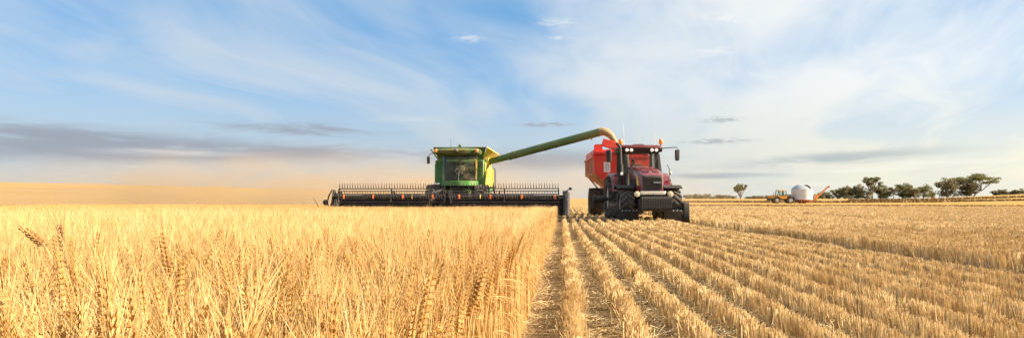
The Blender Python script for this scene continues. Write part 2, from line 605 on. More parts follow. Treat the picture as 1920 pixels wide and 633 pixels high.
M['leaf'] = mat_leaf('gum_leaves', (0.095, 0.10, 0.036), (0.23, 0.215, 0.082))
M['leaf_olive'] = mat_leaf('olive_gum_leaves', (0.11, 0.097, 0.042), (0.26, 0.215, 0.092))
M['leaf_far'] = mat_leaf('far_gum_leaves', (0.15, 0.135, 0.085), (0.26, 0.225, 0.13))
# ------------------------------------------------------------------ terrain
E_ANG = np.array([-3.0, -1.2, -0.80, -0.55, -0.34, -0.12, 0.0, 0.17, 0.40, 0.50, 0.66, 1.2, 3.0])
E_Z = np.array([12.0, 11.5, 10.6, 8.3, 6.1, 2.6, 1.1, 0.55, 0.6, 1.2, 4.2, 5.0, 4.0])


def sstep(a, b, x):
    t = np.clip((x - a) / (b - a), 0, 1)
    return t * t * (3 - 2 * t)


def gz(x, y):
    """height of the ground"""
    x = np.asarray(x, float)
    y = np.asarray(y, float)
    dip = -0.12 * sstep(8, 30, y) * (1 - sstep(55, 120, y))
    yy = np.maximum(y, 1.0)
    e = np.interp(x / yy, E_ANG, E_Z)
    rise = np.clip((y - 95.0) / 305.0, 0, 1) ** 1.15
    return dip + e * rise + 0.02 * np.sin(x * 0.31 + 1.0) * np.sin(y * 0.23) * sstep(4, 12, np.hypot(x, y))


def G(x, y):
    return float(gz(x, y))


def make_ground():
    angs = sorted(set(list(np.arange(-180, 180, 6.0)) + list(np.arange(-48, 48.1, 1.0))))
    rad = [0.6 * 1.085 ** k for k in range(0, 112)]
    vs = [(0, 0, G(0, 0))]
    for r in rad:
        for a in angs:
            x, y = r * math.sin(R(a)), r * math.cos(R(a))
            vs.append((x, y, 0))
    vs = np.array(vs)
    vs[:, 2] = gz(vs[:, 0], vs[:, 1])
    n = len(angs)
    fs = []
    for i in range(n):
        fs.append((0, 1 + (i + 1) % n, 1 + i))
    for k in range(len(rad) - 1):
        for i in range(n):
            j = (i + 1) % n
            fs.append((1 + k * n + i, 1 + k * n + j, 1 + (k + 1) * n + j, 1 + (k + 1) * n + i))
    me = bpy.data.meshes.new('ground')
    me.from_pydata([tuple(v) for v in vs], [], fs)
    me.materials.append(M['ground'])
    bm = bmesh.new(); bm.from_mesh(me)
    bmesh.ops.recalc_face_normals(bm, faces=bm.faces)
    bm.to_mesh(me); bm.free()
    me.shade_smooth()
    return tag(link('ground', me), 'pale dry paddock soil rolling away to low golden hills', 'ground', kind='structure')


make_ground()


# ------------------------------------------------------------------ scatter: one object whose points carry instances
def scatter(name, pts, rots, scls, idx, protos, label, cat):
    coll = bpy.data.collections.new(name + '_kinds')
    for p in protos:
        coll.objects.link(p)
    me = bpy.data.meshes.new(name)
    me.from_pydata([tuple(p) for p in pts], [], [])
    a = me.attributes.new('rot', 'FLOAT_VECTOR', 'POINT')
    a.data.foreach_set('vector', np.asarray(rots, np.float32).ravel())
    a = me.attributes.new('scl', 'FLOAT_VECTOR', 'POINT')
    a.data.foreach_set('vector', np.asarray(scls, np.float32).ravel())
    a = me.attributes.new('kindex', 'INT', 'POINT')
    a.data.foreach_set('value', np.asarray(idx, np.int32).ravel())
    me.materials.append(protos[0].data.materials[0])
    o = link(name, me)
    ng = bpy.data.node_groups.new(name, 'GeometryNodeTree')
    ng.interface.new_socket('Geometry', in_out='INPUT', socket_type='NodeSocketGeometry')
    ng.interface.new_socket('Geometry', in_out='OUTPUT', socket_type='NodeSocketGeometry')
    N = ng.nodes
    gi = N.new('NodeGroupInput'); go = N.new('NodeGroupOutput')
    ci = N.new('GeometryNodeCollectionInfo')
    ci.inputs['Collection'].default_value = coll
    ci.inputs['Separate Children'].default_value = True
    ci.inputs['Reset Children'].default_value = True
    ip = N.new('GeometryNodeInstanceOnPoints')
    ip.inputs['Pick Instance'].default_value = True

    def attr(nm, ty):
        nd = N.new('GeometryNodeInputNamedAttribute')
        nd.data_type = ty
        nd.inputs['Name'].default_value = nm
        return nd.outputs[0]
    e2r = N.new('FunctionNodeEulerToRotation')
    L = ng.links.new
    L(gi.outputs[0], ip.inputs['Points'])
    L(ci.outputs[0], ip.inputs['Instance'])
    L(attr('kindex', 'INT'), ip.inputs['Instance Index'])
    L(attr('rot', 'FLOAT_VECTOR'), e2r.inputs[0])
    L(e2r.outputs[0], ip.inputs['Rotation'])
    L(attr('scl', 'FLOAT_VECTOR'), ip.inputs['Scale'])
    L(ip.outputs[0], go.inputs[0])
    md = o.modifiers.new('scatter', 'NODES')
    md.node_group = ng
    return tag(o, label, cat, kind='stuff')


def proto(name, mb, mat, mats=None):
    me = bpy.data.meshes.new(name)
    me.from_pydata(mb.v, [], mb.f)
    me.materials.append(mat)
    me.update()
    return bpy.data.objects.new(name, me)


# ------------------------------------------------------------------ wheat plant
def bez(p0, p1, p2, n):
    return [p0 * (1 - t) ** 2 + p1 * 2 * t * (1 - t) + p2 * t * t for t in np.linspace(0, 1, n)]


def wheat_parts(rnd, lod=0, lean=None, nod=None, h=None, leaves=None, az=None, L=None):
    """returns (stem, ear, awns, leaf) as MB; root at the origin"""
    h = h or rnd.uniform(0.490, 0.560)
    az = rnd.uniform(0, 2 * math.pi) if az is None else az
    lean = rnd.uniform(0.0, 0.10) if lean is None else lean
    nod = (rnd.uniform(0.10, 0.85) if rnd.random() < 0.82 else rnd.uniform(0.8, 1.4)) if nod is None else nod
    d = Vector((math.cos(az), math.sin(az), 0))
    p0 = Vector((0, 0, 0))
    p1 = Vector((0, 0, h * 0.62)) + d * lean * 0.35
    p2 = Vector((0, 0, h)) + d * (lean + 0.02 + 0.02 * nod)
    nseg = 6 if lod == 0 else 4
    path = bez(p0, p1, p2, nseg)
    # neck bending into the ear
    t_end = (path[-1] - path[-2]).normalized()
    ear_dir0 = (t_end * math.cos(nod * 0.35) + d * math.sin(nod * 0.35)).normalized()
    neck = path[-1] + ear_dir0 * 0.03
    ear_dir = (Vector((0, 0, 1)) * math.cos(nod) + d * math.sin(nod)).normalized()
    stem = MB()
    r0 = 0.0019
    ns = 4 if lod == 0 else 3
    stem.tube(path + [neck, neck + ear_dir * 0.008], [r0 * 1.15] * (nseg - 1) + [r0 * 0.9, r0 * 0.75, r0 * 0.8], ns, cap=False)
    ear, awn, leaf = MB(), MB(), MB()
    L = L or rnd.uniform(0.080, 0.116)
    u, v = frame_of(ear_dir)
    tw = rnd.uniform(0, math.pi)
    u2 = u * math.cos(tw) + v * math.sin(tw)
    v2 = ear_dir.cross(u2)
    bow = rnd.uniform(0.0, 0.25) * d

    def axis_at(s):
        return neck + ear_dir * (L * s) + bow * (L * s * s * 0.5)
    if lod == 0:
        nsp = int(L / 0.0054)
        for k in range(nsp):
            s = (k + 0.5) / nsp
            side = 1 if k % 2 else -1
            c = axis_at(s)
            wd = 0.0072 * (1.0 - 0.45 * max(0, s - 0.6) / 0.4) * (0.8 + 0.4 * min(1, s * 5))
            out = (u2 * side)
            for face in (-1, 1):
                ax = (ear_dir * 0.92 + out * 0.36 + v2 * face * 0.17).normalized()
                base = c + out * 0.0020 + v2 * face * 0.0020
                tip = base + ax * rnd.uniform(0.0135, 0.0165)
                mid = base + ax * 0.0065 + out * wd * 0.25
                a = out.cross(ax).normalized() * wd * 0.52
                b = ax.cross(a).normalized() * wd * 0.46
                ear.add([base, mid + a, mid + b, mid - a, mid - b, tip], [(0, 2, 1), (0, 3, 2), (0, 4, 3), (0, 1, 4), (5, 1, 2), (5, 2, 3), (5, 3, 4), (5, 4, 1)])
                if rnd.random() < 0.76:
                    ln = rnd.uniform(0.055, 0.095)
                    spread = rnd.uniform(0.16, 0.42)
                    ad = (ear_dir + out * spread + v2 * face * rnd.uniform(0.03, 0.28)).normalized()
                    m1 = tip + ad * ln * 0.5
                    e1 = tip + (ad * 0.96 + out * rnd.uniform(-0.05, 0.16) + Vector((0, 0, -0.03))).normalized() * ln
                    sd = ad.cross(Vector((rnd.uniform(-1, 1), rnd.uniform(-1, 1), rnd.uniform(-1, 1)))).normalized()
                    s2 = ad.cross(sd)
                    w0 = 0.00050
                    tri0 = [tip + sd * w0, tip + s2 * w0, tip - (sd + s2) * w0 * 0.7]
                    tri1 = [m1 + sd * w0 * 0.75, m1 + s2 * w0 * 0.75, m1 - (sd + s2) * w0 * 0.5]
                    awn.add(tri0 + tri1 + [e1], [(0, 1, 4, 3), (1, 2, 5, 4), (2, 0, 3, 5), (3, 4, 6), (4, 5, 6), (5, 3, 6)])
    else:
        nsp = 7 if lod == 1 else 4
        for k in range(nsp):
            s = (k + 0.5) / nsp
            c = axis_at(s)
            side = 1 if k % 2 else -1
            out = u2 * side
            ax = (ear_dir + out * 0.3).normalized()
            wd = 0.0085 if lod == 1 else 0.012
            base = c - ear_dir * 0.004
            tip = base + ax * (0.020 if lod == 1 else 0.034)
            mid = base + ax * 0.008
            a = out.cross(ax).normalized() * wd * 0.55
            b = ax.cross(a).normalized() * wd * 0.5
            ear.add([base, mid + a, mid + b, mid - a, mid - b, tip], [(0, 2, 1), (0, 3, 2), (0, 4, 3), (0, 1, 4), (5, 1, 2), (5, 2, 3), (5, 3, 4), (5, 4, 1)])
            for q in range(2 if lod == 1 else 1):
                ln = rnd.uniform(0.06, 0.10)
                ad = (ear_dir + out * rnd.uniform(0.1, 0.5) + v2 * rnd.uniform(-0.3, 0.3)).normalized()
                sd = ad.cross(Vector((rnd.uniform(-1, 1), rnd.uniform(-1, 1), rnd.uniform(-1, 1)))).normalized()
                w0 = 0.0008 if lod == 1 else 0.0017
                awn.add([tip + sd * w0, tip - sd * w0, tip + ad * ln], [(0, 1, 2)])
    # dry leaves
    nl = leaves or (rnd.choice((1, 1, 2, 2)) if lod < 2 else 1)
    for q in range(nl):
        s = rnd.uniform(0.35, 0.85)
        b = path[min(int(s * nseg), nseg - 1)]
        a2 = rnd.uniform(0, 2 * math.pi)
        o1 = Vector((math.cos(a2), math.sin(a2), 0))
        ln = rnd.uniform(0.07, 0.17)
        up = rnd.uniform(0.2, 1.0)
        pp = bez(b, b + o1 * ln * 0.35 + Vector((0, 0, ln * up)), b + o1 * ln + Vector((0, 0, ln * rnd.uniform(-0.7, 0.5))), 5)
        side = o1.cross(Vector((0, 0, 1)))
        wl = rnd.uniform(0.0022, 0.0042)
        rr = []
        tw = rnd.uniform(-1.5, 1.5)
        for i, q_ in enumerate(pp):
            ww = wl * (1 - 0.85 * (i / 4.0) ** 1.5)
            sd = side * math.cos(tw * i / 4) + Vector((0, 0, 1)) * math.sin(tw * i / 4)
            rr.append([q_ + sd * ww, q_ - sd * ww])
        leaf.loft(rr, cap=False, closed=False)
    return stem, ear, awn, leaf


def merged_plant(rnd, lod, n=1, rad=0.0, upright=False):
    out = MB()
    mats = []
    for k in range(n):
        off = Vector((rnd.uniform(-rad, rad), rnd.uniform(-rad, rad), 0))
        rz = Matrix.Rotation(rnd.uniform(0, 6.28), 3, 'Z')
        for i, mb in enumerate(wheat_parts(rnd, lod, nod=rnd.uniform(0.02, 0.32) if upright else None, lean=0.01 if upright else None)):
            out.add([rz @ Vector(p) + off for p in mb.v], mb.f)
            mats += [(0, 2, 1 if lod < 2 or k % 3 == 0 else 2, 0)[i]] * len(mb.f)
    me = bpy.data.meshes.new('wheat_kind')
    me.from_pydata(out.v, [], out.f)
    me.materials.append(M['wheat'])
    me.materials.append(M['awn'])
    me.materials.append(M['ear'])
    me.polygons.foreach_set('material_index', mats)
    me.update()
    return bpy.data.objects.new('wheat_kind', me)


rw = random.Random(11)
EDGE = -0.285                      # right-hand edge of the standing crop
HEADER_Y = 36.4

N_SINGLE = 300
NEAR_R = []                        # nearest plants become objects of their own


def wheat_points():
    P = []
    def add(n, y0, y1, dens):
        area_w = 34.0
        cnt = int(dens * area_w * (y1 - y0))
        x = -RNG.random(cnt) * area_w + EDGE
        y = y0 + RNG.random(cnt) * (y1 - y0)
        # drilled in rows 0.36 m apart, plants spread about them
        k = np.round((x - 0.08) / 0.36)
        x = 0.08 + 0.36 * k + np.clip(RNG.normal(0, 0.085, cnt), -0.18, 0.18)
        keep = (x > -0.84 * y - 2.2) & (x < EDGE - 0.10)
        # bitten by the reel in front of the machine
        keep &= ~((x > -12.3) & (y > HEADER_Y + 0.35))
        keep &= np.hypot(x, y) > 0.66
        P.append(np.stack([x[keep], y[keep], np.full(keep.sum(), n)], 1))
    add(0, 0.45, 4.0, 340)
    add(1, 4.0, 11.0, 290)
    # the cut edge: a wall of upright stalks
    for (n_, y0, y1, cnt) in ((3, 0.8, 4.0, 340), (4, 4.0, 12.0, 800), (4, 12.0, 36.0, 1300)):
        P.append(np.stack([EDGE + 0.02 - np.abs(RNG.normal(0, 0.07, cnt)), RNG.uniform(y0, y1, cnt), np.full(cnt, n_)], 1))
    add(2, 11.0, 22.0, 62)
    add(2, 22.0, 46.0, 40)
    return np.concatenate(P)


pts = wheat_points()
lod = pts[:, 2].astype(int)
# which plants show largest: nearest ones inside the picture
scr_x = 1054 + 1333 * pts[:, 0] / np.maximum(pts[:, 1], 0.1)
scr_y = 372 + 1333 * 0.26 / np.maximum(pts[:, 1], 0.1)
inpic = (scr_x > 10) & (scr_x < 1040) & (scr_y < 660) & ((lod == 0) | (lod == 3))
order = np.argsort(np.where(inpic, np.hypot(pts[:, 0], pts[:, 1]), 1e9))
single = order[:N_SINGLE]
mask = np.ones(len(pts), bool)
mask[single] = False
rest = pts[mask]
rl = lod[mask]
protos = [merged_plant(rw, 0) for _ in range(14)] + [merged_plant(rw, 1, 2, 0.03) for _ in range(10)] + [merged_plant(rw, 2, 7, 0.10) for _ in range(10)]
protos += [merged_plant(rw, 0, 1, 0.0, True) for _ in range(8)] + [merged_plant(rw, 1, 2, 0.02, True) for _ in range(8)]
# alphabetical order is what Collection Info uses
for i, p in enumerate(protos):
    p.name = 'wheat_kind_%03d' % i
lo = np.array([0, 14, 24, 34, 42]); ct = np.array([14, 10, 10, 8, 8])
kidx = lo[rl] + (RNG.random(len(rest)) * ct[rl]).astype(int)


def wheat_rot(n, x, y):
    rz = RNG.random(n) * 2 * math.pi
    # the crop leans a little to the left, patch by patch
    patch = 0.5 + 0.5 * np.sin(x * 1.7 + 0.8 * y) * np.cos(y * 1.3 - x * 0.6)
    ry = -(0.05 + 0.15 * patch) + RNG.normal(0, 0.075, n)
    rx = RNG.normal(0.0, 0.075, n)
    wall = sstep(-0.75, -0.35, x)
    ry = ry * (1 - 0.75 * wall)
    rx = rx * (1 - 0.5 * wall)
    return np.stack([rx, ry, rz], 1)


rr = wheat_rot(len(rest), rest[:, 0], rest[:, 1])
# lean must act after the spin: convert (spin, then lean) to one euler
eul = []
for a, b, c in rr:
    q = Euler((a, b, 0)).to_quaternion() @ Euler((0, 0, c)).to_quaternion()
    e = q.to_euler()
    eul.append((e.x, e.y, e.z))
hp = 0.04 * np.sin(rest[:, 0] * 0.9 + 1.3) * np.sin(rest[:, 1] * 0.7)
sc = (RNG.uniform(0.93, 1.07, len(rest)) + hp) * (1.07 - 0.07 * sstep(1.5, 5, rest[:, 1])) * (1.0 - 0.13 * sstep(7, 24, rest[:, 1]))
sc3 = np.stack([np.ones_like(sc), np.ones_like(sc), sc], 1)
zz = gz(rest[:, 0], rest[:, 1])
scatter('wheat_crop', np.stack([rest[:, 0], rest[:, 1], zz], 1), eul, sc3, kidx, protos,
        'dense ripe golden wheat standing from foreground to harvester', 'wheat')

# the nearest stalks, one object each
kinds = []
for i in range(20):
    st, ea, aw, lf = wheat_parts(rw, 0, leaves=1, nod=None if i < 14 else rw.uniform(0.02, 0.3), lean=None if i < 14 else 0.01)
    kinds.append((proto('stem', st, M['wheat']).data, proto('ear', ea, M['ear']).data, proto('awns', aw, M['awn']).data, proto('leaf', lf, M['wheat']).data))


def wheat_stalk(x, y, rot, s, kd, label, group=None):
    o = empty('wheat_stalk', (x, y, G(x, y)))
    o.rotation_euler = rot
    o.scale = (1, 1, s)
    tag(o, label, 'wheat stalk', group)
    link('stem', kd[0], o); link('leaf', kd[3], o)
    e = link('ear', kd[1], o)
    link('awns', kd[2], e)
    return o


sp = pts[single]
rs = wheat_rot(len(sp), sp[:, 0], sp[:, 1])
for i in range(len(sp)):
    q = Euler((rs[i, 0], rs[i, 1], 0)).to_quaternion() @ Euler((0, 0, rs[i, 2])).to_quaternion()
    wheat_stalk(sp[i, 0], sp[i, 1], q.to_euler(), rw.uniform(0.98, 1.13), kinds[i % 14] if sp[i, 2] == 0 else kinds[14 + i % 6],
                'bearded golden wheat stalk at the front of the standing crop', 'wheat stalks nearest the camera')


def special(px_, y, h, nod, mat, label, lean_x=-0.04, L=None):
    """a stalk that stands out, its foot below picture column px_"""
    rnd = random.Random(int(px_ * 7 + y * 77))
    st, ea, aw, lf = wheat_parts(rnd, 0, h=h, nod=nod, lean=0.03, leaves=1, az=math.pi, L=L)
    kd = (proto('stem', st, M['wheat']).data, proto('ear', ea, mat).data, proto('awns', aw, M['ear'] if mat is M['wheat_dark'] else M['awn']).data, proto('leaf', lf, M['wheat']).data)
    x = math.tan(math.atan((px_ - 960) / 1333.3) - R(4.03)) * y
    return wheat_stalk(x, y, (0, lean_x, 0), 1.0, kd, label)


special(175, 1.60, 0.76, 0.85, M['wheat_dark'], 'dark brown wheat stalk bent left above the crop at far left', L=0.07)
special(190, 1.70, 0.70, 0.12, M['wheat_dark'], 'upright brown wheat stalk just right of the dark bent one at far left')
special(80, 1.20, 0.60, 0.95, M['wheat_dark'], 'brown wheat stalk drooping left at the left edge of the picture')
special(400, 1.55, 0.56, 0.10, M['wheat_dark'], 'short rusty wheat stalk among pale ears left of centre', L=0.06)
special(815, 1.30, 0.60, 0.45, M['wheat_dark'], 'brown wheat stalk leaning left near the cut edge of the crop')
special(600, 1.25, 0.58, 0.70, M['ear'], 'thick golden wheat stalk nodding left in the middle foreground', L=0.11)
special(300, 1.10, 0.55, 0.30, M['ear'], 'thick golden wheat stalk standing upright in the left foreground', L=0.11)

# ------------------------------------------------------------------ stubble rows
rs_ = random.Random(23)


def stub_seg(n, wid, hgt, thick, sides=3, length=0.32, bend=0.14):
    mb = MB()
    for k in range(n):
        x = max(-wid * 1.5, min(wid * 1.5, rs_.gauss(0, wid * 0.55)))
        y = rs_.uniform(-length / 2, length / 2)
        hh = hgt * rs_.uniform(0.84, 1.08) * (1.0 - 0.25 * min(1, abs(x) / (wid * 1.3)))
        if rs_.random() < 0.07:
            hh *= rs_.uniform(0.4, 0.8)
        big = rs_.random() < 0.07
        tx = rs_.gauss(x * 0.9, bend * (2.6 if big else 0.75))
        ty = rs_.gauss(0, bend * (2.6 if big else 0.75))
        th = thick * rs_.uniform(0.75, 1.3)
        a = Vector((x, y, -0.01)); b = a + Vector((tx * hh * 1.2, ty * hh, hh))
        mb.tube([a, b], [th, th * 0.9], sides, cap=False)
        # open cut end
        if sides == 3:
            m = len(mb.v)
            mb.f.append((m - 3, m - 2, m - 1))
        if rs_.random() < 0.22:        # a torn sheath hanging off
            q = a.lerp(b, rs_.uniform(0.3, 0.9))
            dr = Vector((rs_.uniform(-1, 1), rs_.uniform(-1, 1), rs_.uniform(-0.4, 0.5))).normalized()
            sd = dr.cross(Vector((0, 0, 1))).normalized() * th * 1.1
            e = q + dr * rs_.uniform(0.03, 0.09)
            mb.add([q + sd, q - sd, e], [(0, 1, 2)])
    return proto('stub', mb, M['stubble'])


kn, km, kf, kt = 10, 8, 8, 8
sprot = [stub_seg(112, 0.056, 0.170, 0.0029, bend=0.065) for _ in range(kn)]
sprot += [stub_seg(78, 0.056, 0.170, 0.0040, bend=0.065) for _ in range(km)]
sprot += [stub_seg(54, 0.054, 0.165, 0.0070, length=0.66, bend=0.06) for _ in range(kf)]
sprot += [stub_seg(80, 0.070, 0.200, 0.0042, bend=0.085) for _ in range(kt)]
for i, p in enumerate(sprot):
    p.name = 'stub_kind_%03d' % i
GAPS = [(4.66, 5.42, 0), (8.45, 9.0, 0), (14.1, 14.9, 0), (21.5, 22.5, 0), (33.0, 34.3, 0)]
P, Rr, S, K = [], [], [], []
ROWS = [0.085 + 0.36 * k for k in range(0, 175)]
ROWS += [0.085 - 0.36 * k for k in range(1, 36)]
for xr in ROWS:
    if any(a < xr < b for a, b, _ in GAPS):
        continue
    tall = xr > 5.2
    hmul0 = 1.0
    y = max(0.6, (xr - 1.5) / 0.95)
    if xr < 0:
        y = HEADER_Y + 3.0
    while y < 78:
        far = math.hypot(xr, y)
        step = 0.27 if far < 22 else 0.58
        if xr / y < 0.86 and not (xr < 0 and xr > -14 and y < 47):
            # beside the row the tractor tyres have flattened the straw
            hm = hmul0 * (1.0 + 0.06 * math.sin(xr * 3.1 + y * 0.9) + rs_.gauss(0, 0.05))
            if tall:
                hm *= 1.0 + 0.10 * math.sin(xr * 0.7 + 1.0) + 0.28 * math.exp(-(xr - 5.4) / 0.9)
            flat = math.sin(xr * 1.9 + 0.55 * y) * math.sin(y * 0.83 - xr * 0.7) + 0.35 * math.sin(y * 2.3 + xr * 5.0)
            lean_r = 0.05
            if flat > 0.95:          # trampled patch
                hm *= rs_.uniform(0.62, 0.9)
                lean_r = 0.22
            if rs_.random() > 0.01:
                P.append((xr + 0.014 * math.sin(y * 1.1 + xr * 4) + rs_.gauss(0, 0.008), y, 0))
                Rr.append((rs_.gauss(0, lean_r), rs_.gauss(-0.03, lean_r), rs_.choice((0, math.pi)) + rs_.gauss(0, 0.05)))
                S.append((1, 1, max(0.45, hm)))
                if far < 22:
                    if tall: K.append(kn + km + kf + rs_.randrange(kt))
                    elif far < 9: K.append(rs_.randrange(kn))
                    else: K.append(kn + rs_.randrange(km))
                else:
                    K.append(kn + km + rs_.randrange(kf))
                    if tall: S[-1] = (1.25, 1, max(0.45, hm) * 1.35)
        y += step * rs_.uniform(0.92, 1.08)
P = np.array(P)
P[:, 2] = gz(P[:, 0], P[:, 1])
scatter('stubble', P, Rr, S, K, sprot, 'rows of short cut wheat stubble running beside the standing crop', 'stubble')

# broken straw and chaff lying between the rows
lit = []
for _ in range(10):
    mb = MB()
    for k in range(22):
        c = Vector((rs_.gauss(0, 0.10), rs_.gauss(0, 0.10), rs_.uniform(0.004, 0.03)))
        a = rs_.uniform(0, 6.28)
        dr = Vector((math.cos(a), math.sin(a), rs_.gauss(0.05, 0.22)))
        ln = rs_.uniform(0.03, 0.17)
        mb.tube([c - dr * ln / 2, c + dr * ln / 2 + Vector((0, 0, rs_.uniform(-0.01, 0.02)))], rs_.uniform(0.0011, 0.0022), 3, cap=False)
    lit.append(proto('straw', mb, M['stubble']))
for i, p in enumerate(lit):
    p.name = 'straw_kind_%03d' % i
n = 1900
yy = 0.8 + 15.0 * RNG.random(n) ** 1.4
xx = RNG.uniform(-0.5, 1.0, n) * 1.0
xx = np.where(RNG.random(n) < 0.30, RNG.uniform(0.1, 1.6, n), RNG.random(n) * (0.8 * yy + 1.0))
xx = np.where(RNG.random(n) < 0.05, RNG.uniform(-0.2, 0.05, n), xx)
zz = gz(xx, yy)
scatter('straw_litter', np.stack([xx, yy, zz], 1), np.stack([RNG.normal(0, 0.08, n), RNG.normal(0, 0.08, n), RNG.random(n) * 6.28], 1),
        np.repeat(RNG.uniform(0.7, 1.25, n)[:, None], 3, 1), RNG.integers(0, 10, n), lit,
        'broken pale straw scattered on the soil between the stubble rows', 'straw')


# ------------------------------------------------------------------ far strips of standing stubble and rough edges
def strip(name, line, width, height, mat, label, cat, seed=1, kind='stuff', thick=0.05, step=0.16):
    """a belt of upright stems, joined to one mesh"""
    rnd = random.Random(seed)
    mb = MB()
    for (a, b) in zip(line[:-1], line[1:]):
        a, b = Vector(a), Vector(b)
        ln = (b - a).length
        nrm = Vector((-(b - a).y, (b - a).x)) / ln
        for i in range(int(ln / step)):
            p = a.lerp(b, (i + rnd.random()) / (ln / step)) + nrm * rnd.uniform(-width, width) / 2
            h = height * rnd.uniform(0.6, 1.15)
            z = G(p.x, p.y)
            w_ = thick * rnd.uniform(0.7, 1.4)
            an = rnd.uniform(-0.5, 0.5)
            q = Vector((math.cos(an), math.sin(an), 0)) * w_
            c = Vector((p.x, p.y, z - 0.02))
            t = c + Vector((rnd.gauss(0, 0.12) * h, rnd.gauss(0, 0.12) * h, h))
            mb.add([c - q, c + q, t + q * 0.7, t - q * 0.7], [(0, 1, 2, 3)])
    o = mb.build(name, mat)
    return tag(o, label, cat, kind=kind)


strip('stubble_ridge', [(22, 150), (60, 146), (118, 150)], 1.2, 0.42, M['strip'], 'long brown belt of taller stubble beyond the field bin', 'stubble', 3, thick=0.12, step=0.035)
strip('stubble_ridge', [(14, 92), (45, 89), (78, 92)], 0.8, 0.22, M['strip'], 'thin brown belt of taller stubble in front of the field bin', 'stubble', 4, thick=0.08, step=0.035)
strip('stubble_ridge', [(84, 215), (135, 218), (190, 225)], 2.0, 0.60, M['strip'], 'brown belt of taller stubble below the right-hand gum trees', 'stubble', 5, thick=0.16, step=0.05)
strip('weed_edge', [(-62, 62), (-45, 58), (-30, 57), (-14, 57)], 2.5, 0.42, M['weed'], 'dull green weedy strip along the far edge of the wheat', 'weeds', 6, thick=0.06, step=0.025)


def ribbon(name, line, width, mat, label, cat):
    mb = MB()
    rr_ = []
    for i, (x, y) in enumerate(line):
        rr_.append([(x, y - width / 2, G(x, y - width / 2) + 0.06), (x, y + width / 2, G(x, y + width / 2) + 0.06)])
    mb.loft(rr_, cap=False, closed=False)
    return tag(mb.build(name, mat, smooth=True), label, cat, kind='structure')


M['track'] = mat_paint('worn_track_soil', (0.36, 0.215, 0.075), 0.95, 0.0, dirt=0.5, dirt_col=(0.44, 0.28, 0.10), scale=0.2)
hl = []
for k in range(60):
    pxx = -60 + k * 11.0
    ang = math.tan(math.atan((pxx - 960) / 1333.3) - R(4.03))
    y = 205 + 0.02 * k
    hl.append((ang * y, y))
ribbon('farm_track', hl, 17.0, M['track'], 'thin brown track crossing the golden hillside on the left', 'track')
# ------------------------------------------------------------------ wheels
def tyre_mesh(name, rad, wid, mat, lugs=18, rim_r=None, lug_h=0.045, dusty=False):
    """rubber carcass with chevron lugs, axle along X"""
    rim_r = rim_r or rad * 0.55
    hw = wid / 2
    mb = MB()
    prof = [(rim_r, -hw * 0.78), (rad * 0.80, -hw), (rad * 0.90, -hw * 0.93), (rad * 0.935, -hw * 0.62), (rad * 0.945, 0), (rad * 0.935, hw * 0.62), (rad * 0.90, hw * 0.93), (rad * 0.80, hw), (rim_r, hw * 0.78), (rim_r * 0.97, hw * 0.4), (rim_r * 0.97, -hw * 0.4), (rim_r, -hw * 0.78)]
    n = 36
    rings = []
    for rr_, h in prof:
        rings.append([(h, rr_ * math.cos(2 * math.pi * k / n), rr_ * math.sin(2 * math.pi * k / n)) for k in range(n)])
    mb.loft(rings, cap=False)
    nf = len(mb.f)
    for side in (-1, 1):
        for k in range(lugs):
            a0 = 2 * math.pi * (k + (0.5 if side > 0 else 0)) / lugs
            dA = 0.60 * 2 * math.pi / lugs * 1.5
            th = 0.26 * 2 * math.pi / lugs
            # from the middle (leading) to the shoulder (trailing)
            P_ = []
            for top in (0, 1):
                for (u, aa, w_) in ((0.02, 0.0, th), (0.97, dA, th * 1.15)):
                    r0 = rad * (0.93 if u < 0.5 else 0.87)
                    r1 = rad * (1.0 if u < 0.5 else 0.975)
                    rr_ = r1 if top else r0
                    for sgn in (-1, 1):
                        ang = a0 + aa + sgn * w_ / 2
                        P_.append((side * hw * u, rr_ * math.cos(ang), rr_ * math.sin(ang)))
            mb.hexa([P_[0], P_[1], P_[3], P_[2], P_[4], P_[5], P_[7], P_[6]])
    me = mb.mesh(name, mat, True)
    me.materials.append(mat if mat is M['rubber_dusty'] else M['lug'])
    mi = [0] * nf + [1] * (len(me.polygons) - nf)
    me.polygons.foreach_set('material_index', mi)
    return me


def rim_mesh(name, r, wid, mat):
    mb = MB()
    hw = wid / 2
    mb.lathe([(r, -hw * 0.8), (r * 0.93, -hw * 0.7), (r * 0.80, -hw * 0.3), (r * 0.40, -hw * 0.25), (r * 0.34, -hw * 0.5), (0.02, -hw * 0.52), (0.02, hw * 0.52), (r * 0.34, hw * 0.5), (r * 0.40, hw * 0.25), (r * 0.80, hw * 0.3), (r * 0.93, hw * 0.7), (r, hw * 0.8)], axis='x', n=24)
    for k in range(8):
        a = 2 * math.pi * k / 8
        for s in (-1, 1):
            mb.cyl((s * hw * 0.25, r * 0.58 * math.cos(a), r * 0.58 * math.sin(a)), (s * hw * 0.36, r * 0.58 * math.cos(a), r * 0.58 * math.sin(a)), r * 0.05, 6)
    return mb.mesh(name, mat, True)


def wheel(parent, loc, tm, rm, rot=0.0):
    t_ = link('tyre', tm, parent, loc, (rot, 0, 0))
    link('rim', rm, t_)
    return t_


